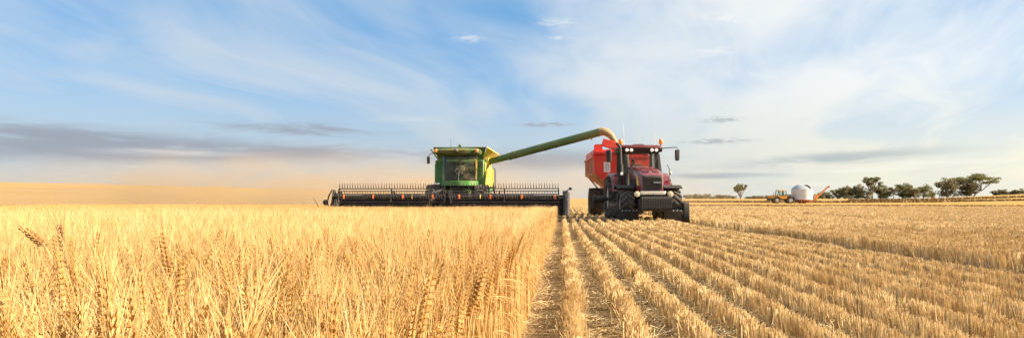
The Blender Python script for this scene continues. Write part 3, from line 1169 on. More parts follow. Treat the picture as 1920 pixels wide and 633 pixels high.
# ------------------------------------------------------------------ people
def person(label, loc, rz, shirt, headgear, reach=0.0, scale=1.0):
    J = {}
    V, E, RD = [], [], []

    def j(nm, co, r, to=None):
        J[nm] = len(V)
        V.append(co); RD.append(r)
        if to: E.append((J[to], J[nm]))
    j('pelvis', (0, 0, 0.02), (0.155, 0.125))
    j('waist', (0, 0.01, 0.19), (0.135, 0.105), 'pelvis')
    j('chest', (0, 0.03, 0.38), (0.165, 0.115), 'waist')
    j('collar', (0, 0.03, 0.50), (0.10, 0.08), 'chest')
    j('neck', (0, 0.015, 0.57), (0.055, 0.058), 'collar')
    j('jaw', (0, -0.012, 0.645), (0.066, 0.082), 'neck')
    j('brow', (0, -0.005, 0.735), (0.076, 0.096), 'jaw')
    j('crown', (0, 0.005, 0.805), (0.052, 0.064), 'brow')
    j('nose', (0, -0.112, 0.695), (0.011, 0.012), 'jaw')
    for s, nm in ((-1, 'l'), (1, 'r')):
        j(nm + 'sho', (s * 0.185, 0.03, 0.455), (0.068, 0.068), 'chest')
        j(nm + 'elb', (s * 0.245, -0.09, 0.21), (0.047, 0.047), nm + 'sho')
        j(nm + 'wri', (s * 0.150, -0.31 - reach, 0.27), (0.030, 0.027), nm + 'elb')
        j(nm + 'plm', (s * 0.135, -0.375 - reach, 0.285), (0.036, 0.020), nm + 'wri')
        for q in range(4):
            b = -0.030 + 0.020 * q
            ln = (0.062, 0.075, 0.070, 0.055)[q]
            j(nm + 'k%d' % q, (s * 0.135 + b, -0.415 - reach, 0.292), (0.0095, 0.0095), nm + 'plm')
            j(nm + 't%d' % q, (s * 0.135 + b * 1.05, -0.415 - reach - ln * 0.55, 0.268), (0.0085, 0.0085), nm + 'k%d' % q)
            j(nm + 'e%d' % q, (s * 0.135 + b * 1.05, -0.415 - reach - ln * 0.45, 0.238), (0.007, 0.007), nm + 't%d' % q)
        j(nm + 'th', (s * 0.135 - s * 0.048, -0.385 - reach, 0.272), (0.011, 0.011), nm + 'plm')
        j(nm + 'th2', (s * 0.135 - s * 0.058, -0.415 - reach, 0.250), (0.009, 0.009), nm + 'th')
        j(nm + 'hip', (s * 0.095, -0.03, 0.005), (0.092, 0.088), 'pelvis')
        j(nm + 'kne', (s * 0.135, -0.45, 0.035), (0.064, 0.064), nm + 'hip')
        j(nm + 'ank', (s * 0.135, -0.50, -0.37), (0.043, 0.045), nm + 'kne')
        j(nm + 'toe', (s * 0.145, -0.66, -0.42), (0.042, 0.030), nm + 'ank')
    me = bpy.data.meshes.new('body_frame')
    me.from_pydata(V, E, [])
    o = bpy.data.objects.new('body_frame', me)
    COL.objects.link(o)
    md = o.modifiers.new('skin', 'SKIN')
    md.use_smooth_shade = True
    for i, sv in enumerate(me.skin_vertices[0].data):
        sv.radius = RD[i]
        sv.use_root = (i == 0)
    sb = o.modifiers.new('sub', 'SUBSURF')
    sb.levels = 1; sb.render_levels = 1
    dg = bpy.context.evaluated_depsgraph_get()
    dg.update()
    bmsh = bpy.data.meshes.new_from_object(o.evaluated_get(dg))
    bpy.data.objects.remove(o)
    bmsh.name = 'person'
    bmsh.materials.clear()
    for k in ('skin',):
        bmsh.materials.append(M[k])
    bmsh.materials.append(shirt); bmsh.materials.append(M['trousers']); bmsh.materials.append(M['plastic'])
    for p in bmsh.polygons:
        c = p.center
        mi = 1
        if c.z > 0.545 and abs(c.x) < 0.13: mi = 0
        elif c.y < -0.27 and c.z > 0.16: mi = 0
        elif c.z < 0.085 and not (abs(c.x) > 0.2 and c.z > 0.06): mi = 2
        if c.z < -0.33: mi = 3
        p.material_index = mi
        p.use_smooth = True
    root = link('person', bmsh, None, loc, (0, 0, rz))
    root.scale = (scale,) * 3
    tag(root, label, 'person')
    for s in (-1, 1):
        MB().sphere((s * 0.028, -0.088, 0.722), 0.010, 8, 6).build('eye', M['plastic'], root, smooth=True)
        MB().sphere((s * 0.080, 0.005, 0.700), (0.010, 0.022, 0.032), 8, 6).build('ear', M['skin'], root, smooth=True)
    MB().box((0, -0.092, 0.655), (0.045, 0.012, 0.008)).build('mouth', M['red_vent'], root)
    hb = MB()
    hb.sphere((0, 0.022, 0.752), (0.086, 0.100, 0.082), 14, 8)
    hb.build('hair', M['hair'], root, smooth=True)
    if headgear:
        cb = MB()
        cb.lathe([(0.092, 0.765), (0.094, 0.80), (0.075, 0.845), (0.03, 0.865)], o=(0, 0.005, 0), n=16)
        cb.prism([(-0.07, -0.07), (-0.05, -0.16), (0.05, -0.16), (0.07, -0.07)], 'z', 0.765, 0.775)
        cb.build('cap', headgear, root, smooth=True)
    return root


# ------------------------------------------------------------------ combine harvester
CX, CY = -5.93, 36.4
CZ = G(CX, CY + 2) + 0.11        # frame height above the tyres' contact
comb = empty('combine_harvester', (CX, CY, CZ))
tag(comb, 'green combine harvester with wide black header and raised unloading auger', 'combine harvester')

# --- header
hd = MB()
hd.bx(-6.05, 6.05, 1.20, 1.28, 0.20, 0.96)
hd.bx(-6.05, 6.05, 1.12, 1.34, 0.965, 1.10)
hd.bx(-6.05, 6.05, 1.16, 1.30, 0.10, 0.195)
hd.hexa([(-6.0, 0.10, 0.06), (6.0, 0.10, 0.06), (6.0, 1.19, 0.24), (-6.0, 1.19, 0.24), (-6.0, 0.10, 0.12), (6.0, 0.10, 0.12), (6.0, 1.19, 0.30), (-6.0, 1.19, 0.30)])
for k in range(25):
    x = -5.8 + k * 11.6 / 24
    hd.bx(x - 0.03, x + 0.03, 1.285, 1.36, 0.2, 0.95)
header = hd.build('header', M['black'], comb)
cb = MB()
cb.bx(-6.02, 6.02, 0.02, 0.095, 0.07, 0.10)
for k in range(158):
    x = -5.98 + k * 11.96 / 157
    cb.add([(x - 0.02, 0.02, 0.075), (x + 0.02, 0.02, 0.075), (x, -0.09, 0.085), (x - 0.02, 0.02, 0.095), (x + 0.02, 0.02, 0.095)], [(0, 1, 2), (4, 3, 2), (0, 2, 3), (1, 4, 2)])
cb.build('cutter_bar', M['black'], header)
# side drapers: ribbed belts
for s in (-1, 1):
    db = MB()
    x0, x1 = (-5.9, -0.85) if s < 0 else (0.85, 5.9)
    db.hexa([(x0, 0.14, 0.135), (x1, 0.14, 0.135), (x1, 1.15, 0.305), (x0, 1.15, 0.305), (x0, 0.14, 0.155), (x1, 0.14, 0.155), (x1, 1.15, 0.325), (x0, 1.15, 0.325)])
    for k in range(17):
        x = x0 + 0.2 + k * (x1 - x0 - 0.4) / 16
        db.hexa([(x - 0.015, 0.16, 0.16), (x + 0.015, 0.16, 0.16), (x + 0.015, 1.13, 0.325), (x - 0.015, 1.13, 0.325), (x - 0.015, 0.16, 0.185), (x + 0.015, 0.16, 0.185), (x + 0.015, 1.13, 0.35), (x - 0.015, 1.13, 0.35)])
    db.build('draper_belt', M['plastic'], header)
# reel: two halves on a central arm
RY, RZ, RR = 0.30, 1.02, 0.42
for s in (-1, 1):
    x0, x1 = (-5.78, -0.14) if s < 0 else (0.14, 5.78)
    rt = MB()
    rt.cyl((x0, RY, RZ), (x1, RY, RZ), 0.085, 14)
    xm = (x0 + x1) / 2
    rt.tube([(xm - 1.6 * 1, RY, RZ), (xm - 1.2, RY, RZ), (xm + 1.2, RY, RZ), (xm + 1.6, RY, RZ)], [0.087, 0.13, 0.13, 0.087], 14)
    rt.build('reel_tube', M['black'], header, smooth=True)
    for a in (77, 137, 197, 257, 317, 17):
        by, bz = RY - RR * math.cos(R(a)), RZ + RR * math.sin(R(a))
        MB().cyl((x0, by, bz), (x1, by, bz), 0.024, 8).build('reel_bat', M['black'], header, smooth=True)
    for xs in (x0 + 0.03, xm, x1 - 0.03):
        sp_ = MB()
        for a in (77, 137, 197, 257, 317, 17):
            by, bz = RY - RR * math.cos(R(a)), RZ + RR * math.sin(R(a))
            sp_.bar((xs, RY, RZ), (xs, by, bz), 0.03, 0.06)
            b2y, b2z = RY - RR * math.cos(R(a + 60)), RZ + RR * math.sin(R(a + 60))
            if xs != xm:
                sp_.bar((xs, by, bz), (xs, b2y, b2z), 0.02, 0.035)
        sp_.build('reel_spider', M['black'], header)
# tines: one shared mesh each way
tu = MB().tube([(0, 0, 0), (0.003, -0.004, 0.10), (-0.004, -0.02, 0.215), (0.0, -0.045, 0.275)], [0.021, 0.019, 0.016, 0.009], 6)
tine_up = tu.mesh('tine', M['black'], True)
td = MB().tube([(0, 0, 0), (0.004, 0.0, -0.09), (-0.006, -0.01, -0.19)], [0.018, 0.016, 0.010], 6)
tine_down = td.mesh('tine', M['black'], True)
tf = MB().tube([(0, 0, 0), (0.03, -0.05, -0.11), (0.07, -0.07, -0.25)], [0.015, 0.013, 0.009], 6)
tine_front = tf.mesh('tine', M['black'], True)
rt_ = random.Random(3)
for a, tm in ((77, tine_up), (137, tine_down), (17, tine_front)):
    by, bz = RY - RR * math.cos(R(a)), RZ + RR * math.sin(R(a))
    for k in range(83):
        x = -5.72 + k * 11.44 / 82
        if abs(x) < 0.10:
            continue
        link('tine', tm, header, (x, by, bz), (rt_.gauss(0, 0.05), rt_.gauss(0, 0.05), 0))
# reel arms with lift rams
for x in (-5.93, -3.0, 0.0, 2.6, 5.93):
    ra = MB()
    ra.bar((x, 1.23, 1.04), (x, RY - 0.12, RZ + 0.02), 0.07, 0.10)
    ra.bar((x + 0.05, 1.26, 1.10), (x + 0.05, RY + 0.30, RZ + 0.30), 0.05, 0.06)
    ra.bar((x + 0.05, RY + 0.30, RZ + 0.30), (x + 0.05, RY + 0.02, RZ + 0.06), 0.045, 0.05)
    ra.build('reel_arm', M['black'], header)
# crop dividers
def divider(x, s, nm):
    d = MB()
    prof = [(-0.55, 0.02), (-0.25, 0.55), (0.1, 0.98), (0.45, 1.24), (0.85, 1.34), (1.20, 1.22), (1.36, 0.85), (1.34, 0.15), (1.0, -0.08), (0.2, -0.10)]
    n_ = len(prof)
    cy, cz = 0.55, 0.6
    ring0 = [(x - s * 0.10, cy + (p[0] - cy) * 0.9, cz + (p[1] - cz) * 0.9) for p in prof]
    ring1 = [(x - s * 0.02, p[0], p[1]) for p in prof]
    ring2 = [(x + s * 0.14, p[0], p[1]) for p in prof]
    ring3 = [(x + s * 0.24, cy + (p[0] - cy) * 0.82, cz + (p[1] - cz) * 0.82) for p in prof]
    d.loft([ring0, ring1, ring2, ring3])
    return d.build(nm, M['plastic'], header, smooth=True)
divider(6.08, 1, 'crop_divider')
dl = MB()
dl.prism([(-0.30, 0.10), (0.20, 0.80), (0.42, 1.36), (0.62, 1.40), (1.05, 1.05), (1.30, 0.60), (1.30, 0.10)], 'x', -6.16, -6.08)
dl.build('crop_divider', M['plastic'], header, bevel=0.02)
dg_ = MB()
dg_.tube([(-6.20, 0.45, 1.38), (-6.36, 0.40, 1.05), (-6.42, 0.35, 0.72), (-6.30, 0.30, 0.35)], 0.035, 8)
dg_.build('divider_guard', M['black'], header, smooth=True)
MB().lathe([(0.02, -0.06), (0.13, -0.05), (0.15, 0.0), (0.13, 0.05), (0.02, 0.06)], o=(-6.48, 0.25, 0.72), axis='y', n=16).build('marker_lamp', M['plastic'], header, smooth=True)
MB().tube([(-6.75, 0.0, 0.46), (-6.88, -0.1, 0.75), (-7.02, -0.15, 1.02)], [0.022, 0.018, 0.010], 6).build('divider_rod', M['black'], header, smooth=True)
lamp = MB()
lamp.tube([(6.16, 0.6, 1.28), (6.22, 0.5, 1.36), (6.34, 0.45, 1.42)], 0.025, 6)
lamp.sphere((6.36, 0.44, 1.43), (0.09, 0.08, 0.08))
lamp.build('marker_lamp', M['plastic'], header, smooth=True)
MB().bx(6.20, 6.225, -0.02, 0.0, 0.70, 0.90).build('reflector_strip', M['decal'], header)
for px_, mt in ((632, 'orange'), (690, 'orange'), (748, 'orange'), (766, 'tag_yellow'), (806, 'orange'), (857, 'orange'), (898, 'tag_yellow'), (917, 'orange'), (977, 'orange'), (1040, 'orange')):
    x = (px_ - 1054) / 36.9 - CX
    x = max(-5.85, min(5.85, x))
    fb = MB()
    sc_ = 0.6 if mt == 'tag_yellow' else 1.0
    fb.tube([(0, -0.09, 0.11), (0.0, -0.125, 0.0), (0.01, -0.10, -0.12)], [0.050 * sc_, 0.055 * sc_, 0.028 * sc_], 8)
    fb.build('reel_finger', M[mt], header, (x, RY, RZ), smooth=True)
# hoses and centre frame
hs = MB()
for k in range(5):
    x = -0.6 + k * 0.09
    hs.tube([(x, 1.3, 0.95), (x - 0.1, 0.9, 1.35 + 0.03 * k), (x - 0.25, 0.4, 1.25), (x - 0.30 - 0.03 * k, 0.1, 0.8), (x - 0.2, 0.6, 0.5)], 0.022, 6)
hs.build('hydraulic_hoses', M['plastic'], header, smooth=True)
cf = MB()
cf.bx(-0.95, 0.95, 1.36, 1.46, 0.30, 1.30)
cf.bar((-0.9, 1.3, 1.22), (0.95, 1.3, 1.22), 0.12, 0.12)
for k in range(11):
    cf.bx(-0.88 + k * 0.176, -0.84 + k * 0.176, 1.30, 1.35, 0.95, 1.36)
cf.build('feed_opening_frame', M['black'], header)

# --- feeder house
fh = MB()
fh.hexa([(-0.70, 1.47, 0.25), (0.90, 1.47, 0.25), (0.90, 4.0, 1.10), (-0.70, 4.0, 1.10), (-0.70, 1.47, 0.95), (0.90, 1.47, 0.95), (0.90, 4.0, 1.70), (-0.70, 4.0, 1.70)])
fh.build('feeder_house', M['green_dk'], comb, bevel=0.03)

# --- body
bd = MB()
bd.hexa([(-1.33, 3.95, 1.25), (1.48, 3.95, 1.25), (1.48, 10.2, 1.45), (-1.33, 10.2, 1.45), (-1.33, 3.95, 3.12), (1.48, 3.95, 3.12), (1.48, 10.2, 2.80), (-1.33, 10.2, 2.80)])
body = bd.build('body', M['green'], comb, bevel=0.06)
ch = MB(); ch.bx(-1.0, 1.15, 3.4, 9.8, 0.85, 1.24); ch.bx(-1.3, 1.45, 3.1, 3.5, 0.75, 1.15)
ch.build('chassis', M['black'], comb)
rh = MB()
rh.hexa([(-1.1, 10.21, 1.2), (1.25, 10.21, 1.2), (1.1, 11.4, 1.0), (-0.95, 11.4, 1.0), (-1.1, 10.21, 2.6), (1.25, 10.21, 2.6), (1.1, 11.4, 1.8), (-0.95, 11.4, 1.8)])
rh.build('straw_hood', M['green'], comb, bevel=0.06)
# panels on the flank towards the tractor
for k, (ya, yb, za, zb) in enumerate(((4.15, 5.65, 1.62, 2.98), (5.72, 7.35, 1.62, 2.90), (7.42, 9.2, 1.66, 2.80))):
    sp2 = MB(); sp2.bx(1.485, 1.56, ya, yb, za, zb)
    pn = sp2.build('side_panel', M['yellow'], comb, bevel=0.025)
    MB().bx(1.562, 1.585, yb - 0.25, yb - 0.12, 2.1, 2.35).build('latch', M['black'], pn)
for (ya, yb) in ((4.3, 6.2), (6.4, 9.0)):
    MB().bx(-1.42, -1.335, ya, yb, 1.6, 2.9).build('side_panel', M['green'], comb, bevel=0.025)
# front bulkhead beside the cab, with a dark screen and ribs
fp = MB(); fp.bx(1.16, 1.46, 3.86, 3.945, 1.62, 3.10)
frp = fp.build('front_panel', M['green'], comb, bevel=0.02)
MB().bx(1.20, 1.42, 3.83, 3.855, 2.72, 3.02).build('screen', M['interior'], frp)
for x in (1.24, 1.31, 1.38):
    MB().bx(x - 0.012, x + 0.012, 3.835, 3.855, 1.72, 2.62).build('rib', M['green_dk'], frp)
fpl = MB(); fpl.bx(-1.31, -0.80, 3.86, 3.945, 1.55, 3.10)
fpl.build('front_panel', M['green'], comb, bevel=0.02)
# --- grain tank flaps
gt = MB()
gt.hexa([(-1.28, 4.30, 3.05), (1.42, 4.30, 3.05), (1.42, 7.6, 3.05), (-1.28, 7.6, 3.05), (-1.28, 4.30, 3.30), (1.42, 4.30, 3.30), (1.42, 7.6, 3.25), (-1.28, 7.6, 3.25)])
tank = gt.build('grain_tank', M['green_dk'], comb)
def flap(p, nm, mt):
    q = [Vector(v) for v in p]
    nrm = (q[1] - q[0]).cross(q[3] - q[0]).normalized() * 0.03
    m_ = MB(); m_.hexa([v - nrm for v in q] + [v + nrm for v in q])
    return m_.build(nm, M[mt], tank)
flap([(-1.25, 4.25, 3.30), (1.40, 4.25, 3.30), (1.62, 3.95, 3.86), (-1.45, 3.95, 3.86)], 'tank_flap', 'green_dk')
flap([(1.44, 4.25, 3.28), (1.44, 7.6, 3.28), (2.02, 7.8, 3.66), (2.02, 4.0, 3.62)], 'tank_flap', 'yellow')
flap([(1.43, 4.27, 3.27), (2.02, 4.0, 3.62), (1.66, 3.94, 3.86), (1.42, 4.24, 3.32)], 'tank_flap_corner', 'yellow')
flap([(-1.30, 7.6, 3.28), (-1.30, 4.25, 3.28), (-1.62, 4.05, 3.76), (-1.62, 7.8, 3.76)], 'tank_flap', 'green_dk')
flap([(1.40, 7.6, 3.28), (-1.25, 7.6, 3.28), (-1.45, 7.9, 3.80), (1.62, 7.9, 3.80)], 'tank_flap', 'green_dk')
# --- cab
CXX = 0.19
def arc(y_mid, y_side, hw, z, n=9):
    return [(CXX + hw * t, y_mid + (y_side - y_mid) * (abs(t) ** 2.2), z) for t in np.linspace(-1, 1, n)]
ws = MB()
outer = [arc(2.66, 2.94, 0.90, z) for z in (1.92, 2.4, 2.9, 3.30)]
for r_ in range(4):
    outer[r_] = [(x, y + (0.10 if r_ == 3 else (0.03 if r_ == 2 else 0.0)), z) for x, y, z in outer[r_]]
ws.loft(outer, cap=False, closed=False)
ws.build('windscreen', M['glass_dk'], comb, smooth=True)
for s in (-1, 1):
    x = CXX + s * 0.905
    MB().add([(x, 3.04, 1.92), (x, 3.80, 1.92), (x, 3.80, 3.30), (x, 3.14, 3.30)], [(0, 1, 2, 3)]).build('side_window', M['glass_side'], comb)
    MB().bar((x, 3.03, 1.90), (x, 3.13, 3.32), 0.09, 0.08).build('cab_post', M['green'] if s < 0 else M['black'], comb)
    MB().bar((x, 3.80, 1.90), (x, 3.80, 3.32), 0.09, 0.09).build('cab_post', M['green_dk'], comb)
bk = MB(); bk.bx(CXX - 0.88, CXX + 0.88, 3.78, 3.84, 1.62, 2.45)
bk.build('cab_back', M['interior'], comb)
bp = MB()
low_ring = [(x, y - 0.05, 1.63) for x, y, z in arc(2.62, 3.10, 1.00, 0)] + [(CXX + 1.0, 3.84, 1.63), (CXX - 1.0, 3.84, 1.63)]
hi_ring = [(x, y - 0.05, 1.90) for x, y, z in arc(2.62, 3.10, 1.00, 0)] + [(CXX + 1.0, 3.84, 1.90), (CXX - 1.0, 3.84, 1.90)]
bp.loft([low_ring, hi_ring])
bp.build('cab_base', M['green'], comb, bevel=0.02)
MB().bx(-1.22, -0.90, 2.95, 3.05, 1.70, 1.80).build('number_plate', M['decal'], comb)
rf = MB()
def roof_ring(hw, z, front):
    return [(CXX - 0.10 + hw * t, front + 0.34 * abs(t) ** 2.5, z) for t in np.linspace(-1, 1, 11)] + [(CXX - 0.10 + hw, 3.86, z), (CXX - 0.10 - hw, 3.86, z)]
rf.loft([roof_ring(1.10, 3.33, 2.62), roof_ring(1.26, 3.42, 2.46), roof_ring(1.30, 3.58, 2.42), roof_ring(1.22, 3.68, 2.52), roof_ring(0.95, 3.73, 2.75)])
roof = rf.build('roof', M['green_dk'], comb, smooth=True)
MB().bx(CXX - 0.62, CXX + 0.42, 2.405, 2.43, 3.585, 3.62).build('roof_stripe', M['tag_yellow'], roof)
for x in (-0.62, -0.50, -0.36, -0.16, 0.34, 0.48, 0.62, 0.74):
    lb = MB(); lb.lathe([(0.02, -0.03), (0.045, -0.03), (0.05, 0.03), (0.02, 0.04)], o=(CXX - 0.10 + x, 2.50 + 0.2 * abs(x) ** 2.4, 3.455), axis='y', n=12)
    lb.build('work_lamp', M['headlamp'], roof, smooth=True)
MB().sphere((CXX - 0.08, 2.38, 3.56), (0.14, 0.14, 0.10), 14, 8).build('receiver_dome', M['interior'], roof, smooth=True)
for x in (-1.05, 1.22):
    bc = MB(); bc.lathe([(0.06, 3.50), (0.065, 3.60), (0.05, 3.66), (0.01, 3.68)], o=(x, 2.58, 0), n=12)
    bc.build('beacon', M['beacon'], roof, smooth=True)
    MB().bx(x - 0.09, x + 0.09, 2.66, 2.72, 3.50, 3.64).build('beacon_bracket', M['decal'], roof)
MB().cyl((-0.28, 3.0, 3.70), (-0.28, 3.0, 4.22), 0.010, 6).build('antenna', M['black'], roof)
al = MB(); al.bar((0.25, 3.4, 3.70), (0.22, 3.4, 3.86), 0.05); al.sphere((0.18, 3.38, 3.90), (0.10, 0.07, 0.07), 10, 6)
al.build('work_lamp', M['green_dk'], roof, smooth=True)
# mirror
ma = MB(); ma.tube([(-1.0, 2.72, 3.40), (-1.30, 2.55, 3.42), (-1.42, 2.5, 3.30), (-1.44, 2.5, 3.20)], 0.022, 6)
mo = ma.build('mirror_arm', M['black'], comb, smooth=True)
mm = MB(); mm.bx(-1.53, -1.36, 2.46, 2.53, 2.84, 3.24)
mm.build('mirror', M['plastic'], mo, bevel=0.03)
gh = MB(); gh.tube([(-0.75, 3.0, 2.92), (-1.02, 2.9, 2.86), (-1.08, 2.88, 2.74)], 0.015, 6)
gh.build('grab_handle', M['black'], comb, smooth=True)
gr = MB(); gr.tube([(1.12, 2.98, 2.0), (1.16, 2.9, 2.3), (1.14, 2.94, 3.1)], 0.015, 6); gr.tube([(1.05, 2.96, 3.12), (1.2, 2.86, 3.0), (1.2, 2.86, 2.6), (1.06, 2.96, 2.5)], 0.013, 6)
gr.build('grab_handle', M['tag_yellow'], comb, smooth=True)
# inside
st_ = MB(); st_.bx(CXX - 0.24, CXX + 0.24, 3.28, 3.70, 2.12, 2.24); st_.bx(CXX - 0.22, CXX + 0.22, 3.62, 3.74, 2.25, 2.95); st_.bx(CXX - 0.12, CXX + 0.12, 3.36, 3.62, 1.91, 2.11)
st_.build('seat', M['seat'], comb, bevel=0.03)
sw = MB()
sw.tube([(CXX - 0.02, 2.90, 1.91), (CXX - 0.02, 3.00, 2.30), (CXX - 0.02, 3.05, 2.42)], 0.035, 8)
sw.tube([(CXX - 0.02 + 0.19 * math.cos(t), 3.06 - 0.06 * math.sin(t), 2.44 + 0.15 * math.sin(t)) for t in np.linspace(0, 2 * math.pi, 17)], 0.015, 6)
sw.build('steering_column', M['silver'], comb, smooth=True)
cn = MB(); cn.bx(CXX + 0.34, CXX + 0.50, 3.0, 3.6, 2.25, 2.35); cn.bar((CXX + 0.42, 3.3, 1.9), (CXX + 0.42, 3.3, 2.25), 0.08); cn.bx(CXX + 0.14, CXX + 0.40, 2.9, 2.93, 2.02, 2.26)
cn.build('control_console', M['interior'], comb)
MB().bx(CXX + 0.06, CXX + 0.26, 2.845, 2.86, 1.98, 2.16).build('display', M['green'], comb)
# --- wheels
tmF = tyre_mesh('tyre', 0.92, 0.74, M['rubber'], 20)
rmF = rim_mesh('rim', 0.48, 0.60, M['tag_yellow'])
wheel(comb, (-1.28, 3.35, 0.80), tmF, rmF)
wheel(comb, (1.46, 3.35, 0.80), tmF, rmF, 0.1)
tmR = tyre_mesh('tyre', 0.70, 0.5, M['rubber'], 18)
rmR = rim_mesh('rim', 0.34, 0.4, M['tag_yellow'])
wheel(comb, (-1.1, 8.9, 0.58), tmR, rmR)
wheel(comb, (1.25, 8.9, 0.58), tmR, rmR, 0.1)
# --- landing, rails and ladder on the tractor side
ld = MB(); ld.bx(1.10, 2.20, 2.95, 3.85, 1.52, 1.57)
ld.build('landing', M['black'], comb)
for (xa, ya) in ((2.16, 3.0), (2.16, 3.8)):
    hr = MB(); hr.tube([(xa, ya, 1.58), (xa, ya, 2.45), (xa - 0.05, ya + 0.1, 2.62), (xa - 0.12, ya + 0.2, 2.5), (xa - 0.12, ya + 0.2, 1.58)], 0.018, 6)
    hr.build('handrail', M['black'], comb, smooth=True)
la = MB()
for s in (0.0, 0.38):
    la.bar((2.10, 3.0 + s, 1.50), (2.34, 3.0 + s, 0.45), 0.04, 0.05)
for k in range(5):
    t = (k + 0.5) / 5
    la.box((2.10 + 0.24 * t, 3.19, 1.50 - 1.05 * t), (0.14, 0.36, 0.025))
la.build('ladder', M['black'], comb)
MB().tube([(1.55, 4.1, 2.1), (1.62, 4.0, 2.3), (1.64, 4.0, 3.0), (1.6, 4.05, 3.2)], 0.022, 6).build('grab_handle', M['green_dk'], comb, smooth=True)
# --- unloading auger
A0 = Vector((1.50, 4.9, 3.02)); A1 = Vector((8.02, 2.75, 4.56))
dA = (A1 - A0).normalized()
pv = MB(); pv.tube([(1.42, 5.1, 2.35), (1.50, 5.0, 2.8), A0, A0 + dA * 0.25], [0.25, 0.25, 0.24, 0.225], 18)
pv.build('auger_pivot', M['tag_yellow'], comb, smooth=True)
au = MB(); au.tube([A0 + dA * 0.1, A0 + dA * 1.35, A0 + dA * 1.6, A1], [0.175, 0.185, 0.215, 0.225], 22)
auger = au.build('unloading_auger', M['green_auger'], comb, smooth=True)
for t in (0.22, 0.27, 0.53, 0.62):
    c = A0.lerp(A1, t)
    MB().tube([c - dA * 0.025, c + dA * 0.025], 0.238, 22).build('flange', M['green_auger'], auger, smooth=True)
MB().box(tuple(A0.lerp(A1, 0.93) + Vector((0, 0, -0.27))), (0.08, 0.06, 0.10)).build('lamp_bracket', M['tag_yellow'], auger)
M['spout'] = mat_paint('dusty_spout_rubber', (0.27, 0.205, 0.095), 0.7, 0.0, dirt=0.5, dirt_col=(0.46, 0.32, 0.17), scale=2.0)
spt = MB()
e1 = A1 + dA * 0.16
spt.tube([A1 - dA * 0.02, A1 + dA * 0.14, A1 + Vector((0.36, -0.02, -0.02)), A1 + Vector((0.58, -0.03, -0.20)), A1 + Vector((0.83, -0.04, -0.58)), A1 + Vector((0.93, -0.04, -0.76))], [0.228, 0.23, 0.222, 0.190, 0.145, 0.118], 20)
spt.build('spout', M['spout'], auger, smooth=True)
person('driver in a pale shirt seated behind the harvester windscreen', (CX + CXX, CY + 3.44, CZ + 2.28), 0.0, M['shirt_pale'], M['cap'], 0.02, 0.98)
# ------------------------------------------------------------------ red tractor
TX, TY = 3.80, 30.2
TZ = G(TX, TY + 2)
trac = empty('tractor', (TX, TY, TZ), R(4.6))
tag(trac, 'large red tractor facing the camera with black front weights and guards', 'tractor')


def rsec(hw, zb, zt, y, r=0.14, n=4, crown=0.03):
    """hood cross-section: open box with rounded shoulders"""
    p = [(-hw, y, zb), (-hw, y, zt - r)]
    for k in range(1, n + 1):
        a = math.pi - k * (math.pi / 2) / n
        p.append((-hw + r + r * math.cos(a), y, zt - r + r * math.sin(a)))
    p.append((0, y, zt + crown))
    for k in range(n + 1):
        a = math.pi / 2 - k * (math.pi / 2) / n
        p.append((hw - r + r * math.cos(a), y, zt - r + r * math.sin(a)))
    p.append((hw, y, zb))
    return p


h_ = MB()
h_.loft([rsec(0.42, 1.30, 1.97, 0.08, 0.10), rsec(0.50, 1.28, 2.06, 0.26, 0.14), rsec(0.56, 1.26, 2.17, 0.60, 0.17), rsec(0.56, 1.26, 2.31, 1.25, 0.17), rsec(0.54, 1.28, 2.42, 2.0, 0.16), rsec(0.55, 1.30, 2.46, 2.55, 0.14)])
hood = h_.build('hood', M['red_deep'], trac, smooth=True)
for s in (-1, 1):
    vt = MB()
    q = []
    for (y, z) in ((0.36, 2.045), (0.62, 2.118), (0.92, 2.185)):
        q.append((y, z))
    vt.hexa([(s * 0.08, 0.36, 2.11), (s * 0.38, 0.40, 2.09), (s * 0.36, 0.86, 2.22), (s * 0.08, 0.92, 2.24), (s * 0.08, 0.36, 2.156), (s * 0.38, 0.40, 2.135), (s * 0.36, 0.86, 2.26), (s * 0.08, 0.92, 2.285)])
    vt.build('hood_vent', M['red_vent'], hood, bevel=0.01)
    sv = MB(); sv.bx(s * 0.56 - 0.012, s * 0.56 + 0.012, 0.75, 2.1, 1.42, 1.86)
    sg = sv.build('side_grille', M['plastic'], hood)
gl = MB()
gl.hexa([(-0.42, 0.065, 1.34), (0.42, 0.065, 1.34), (0.42, 0.18, 1.34), (-0.42, 0.18, 1.34), (-0.40, 0.025, 1.93), (0.40, 0.025, 1.93), (0.40, 0.14, 2.01), (-0.40, 0.14, 2.01)])
grille = gl.build('grille', M['plastic'], trac, bevel=0.03)
for k in range(10):
    z = 1.39 + k * 0.052
    y = 0.065 - 0.04 * (z - 1.34) / 0.59
    MB().bx(-0.38, 0.38, y - 0.012, y + 0.02, z, z + 0.012).build('slat', M['black'], grille)


def lettering(txt, size, mat, parent, loc, rot=(R(90), 0, 0), name='lettering', depth=0.002):
    cu = bpy.data.curves.new(name, 'FONT')
    cu.body = txt
    cu.size = size
    cu.align_x = 'CENTER'
    cu.align_y = 'CENTER'
    cu.extrude = depth
    tmp = bpy.data.objects.new(name, cu)
    COL.objects.link(tmp)
    dg = bpy.context.evaluated_depsgraph_get()
    dg.update()
    me = bpy.data.meshes.new_from_object(tmp.evaluated_get(dg))
    bpy.data.objects.remove(tmp)
    me.materials.clear()
    me.materials.append(mat)
    o = link(name, me, parent, loc, rot)
    return o


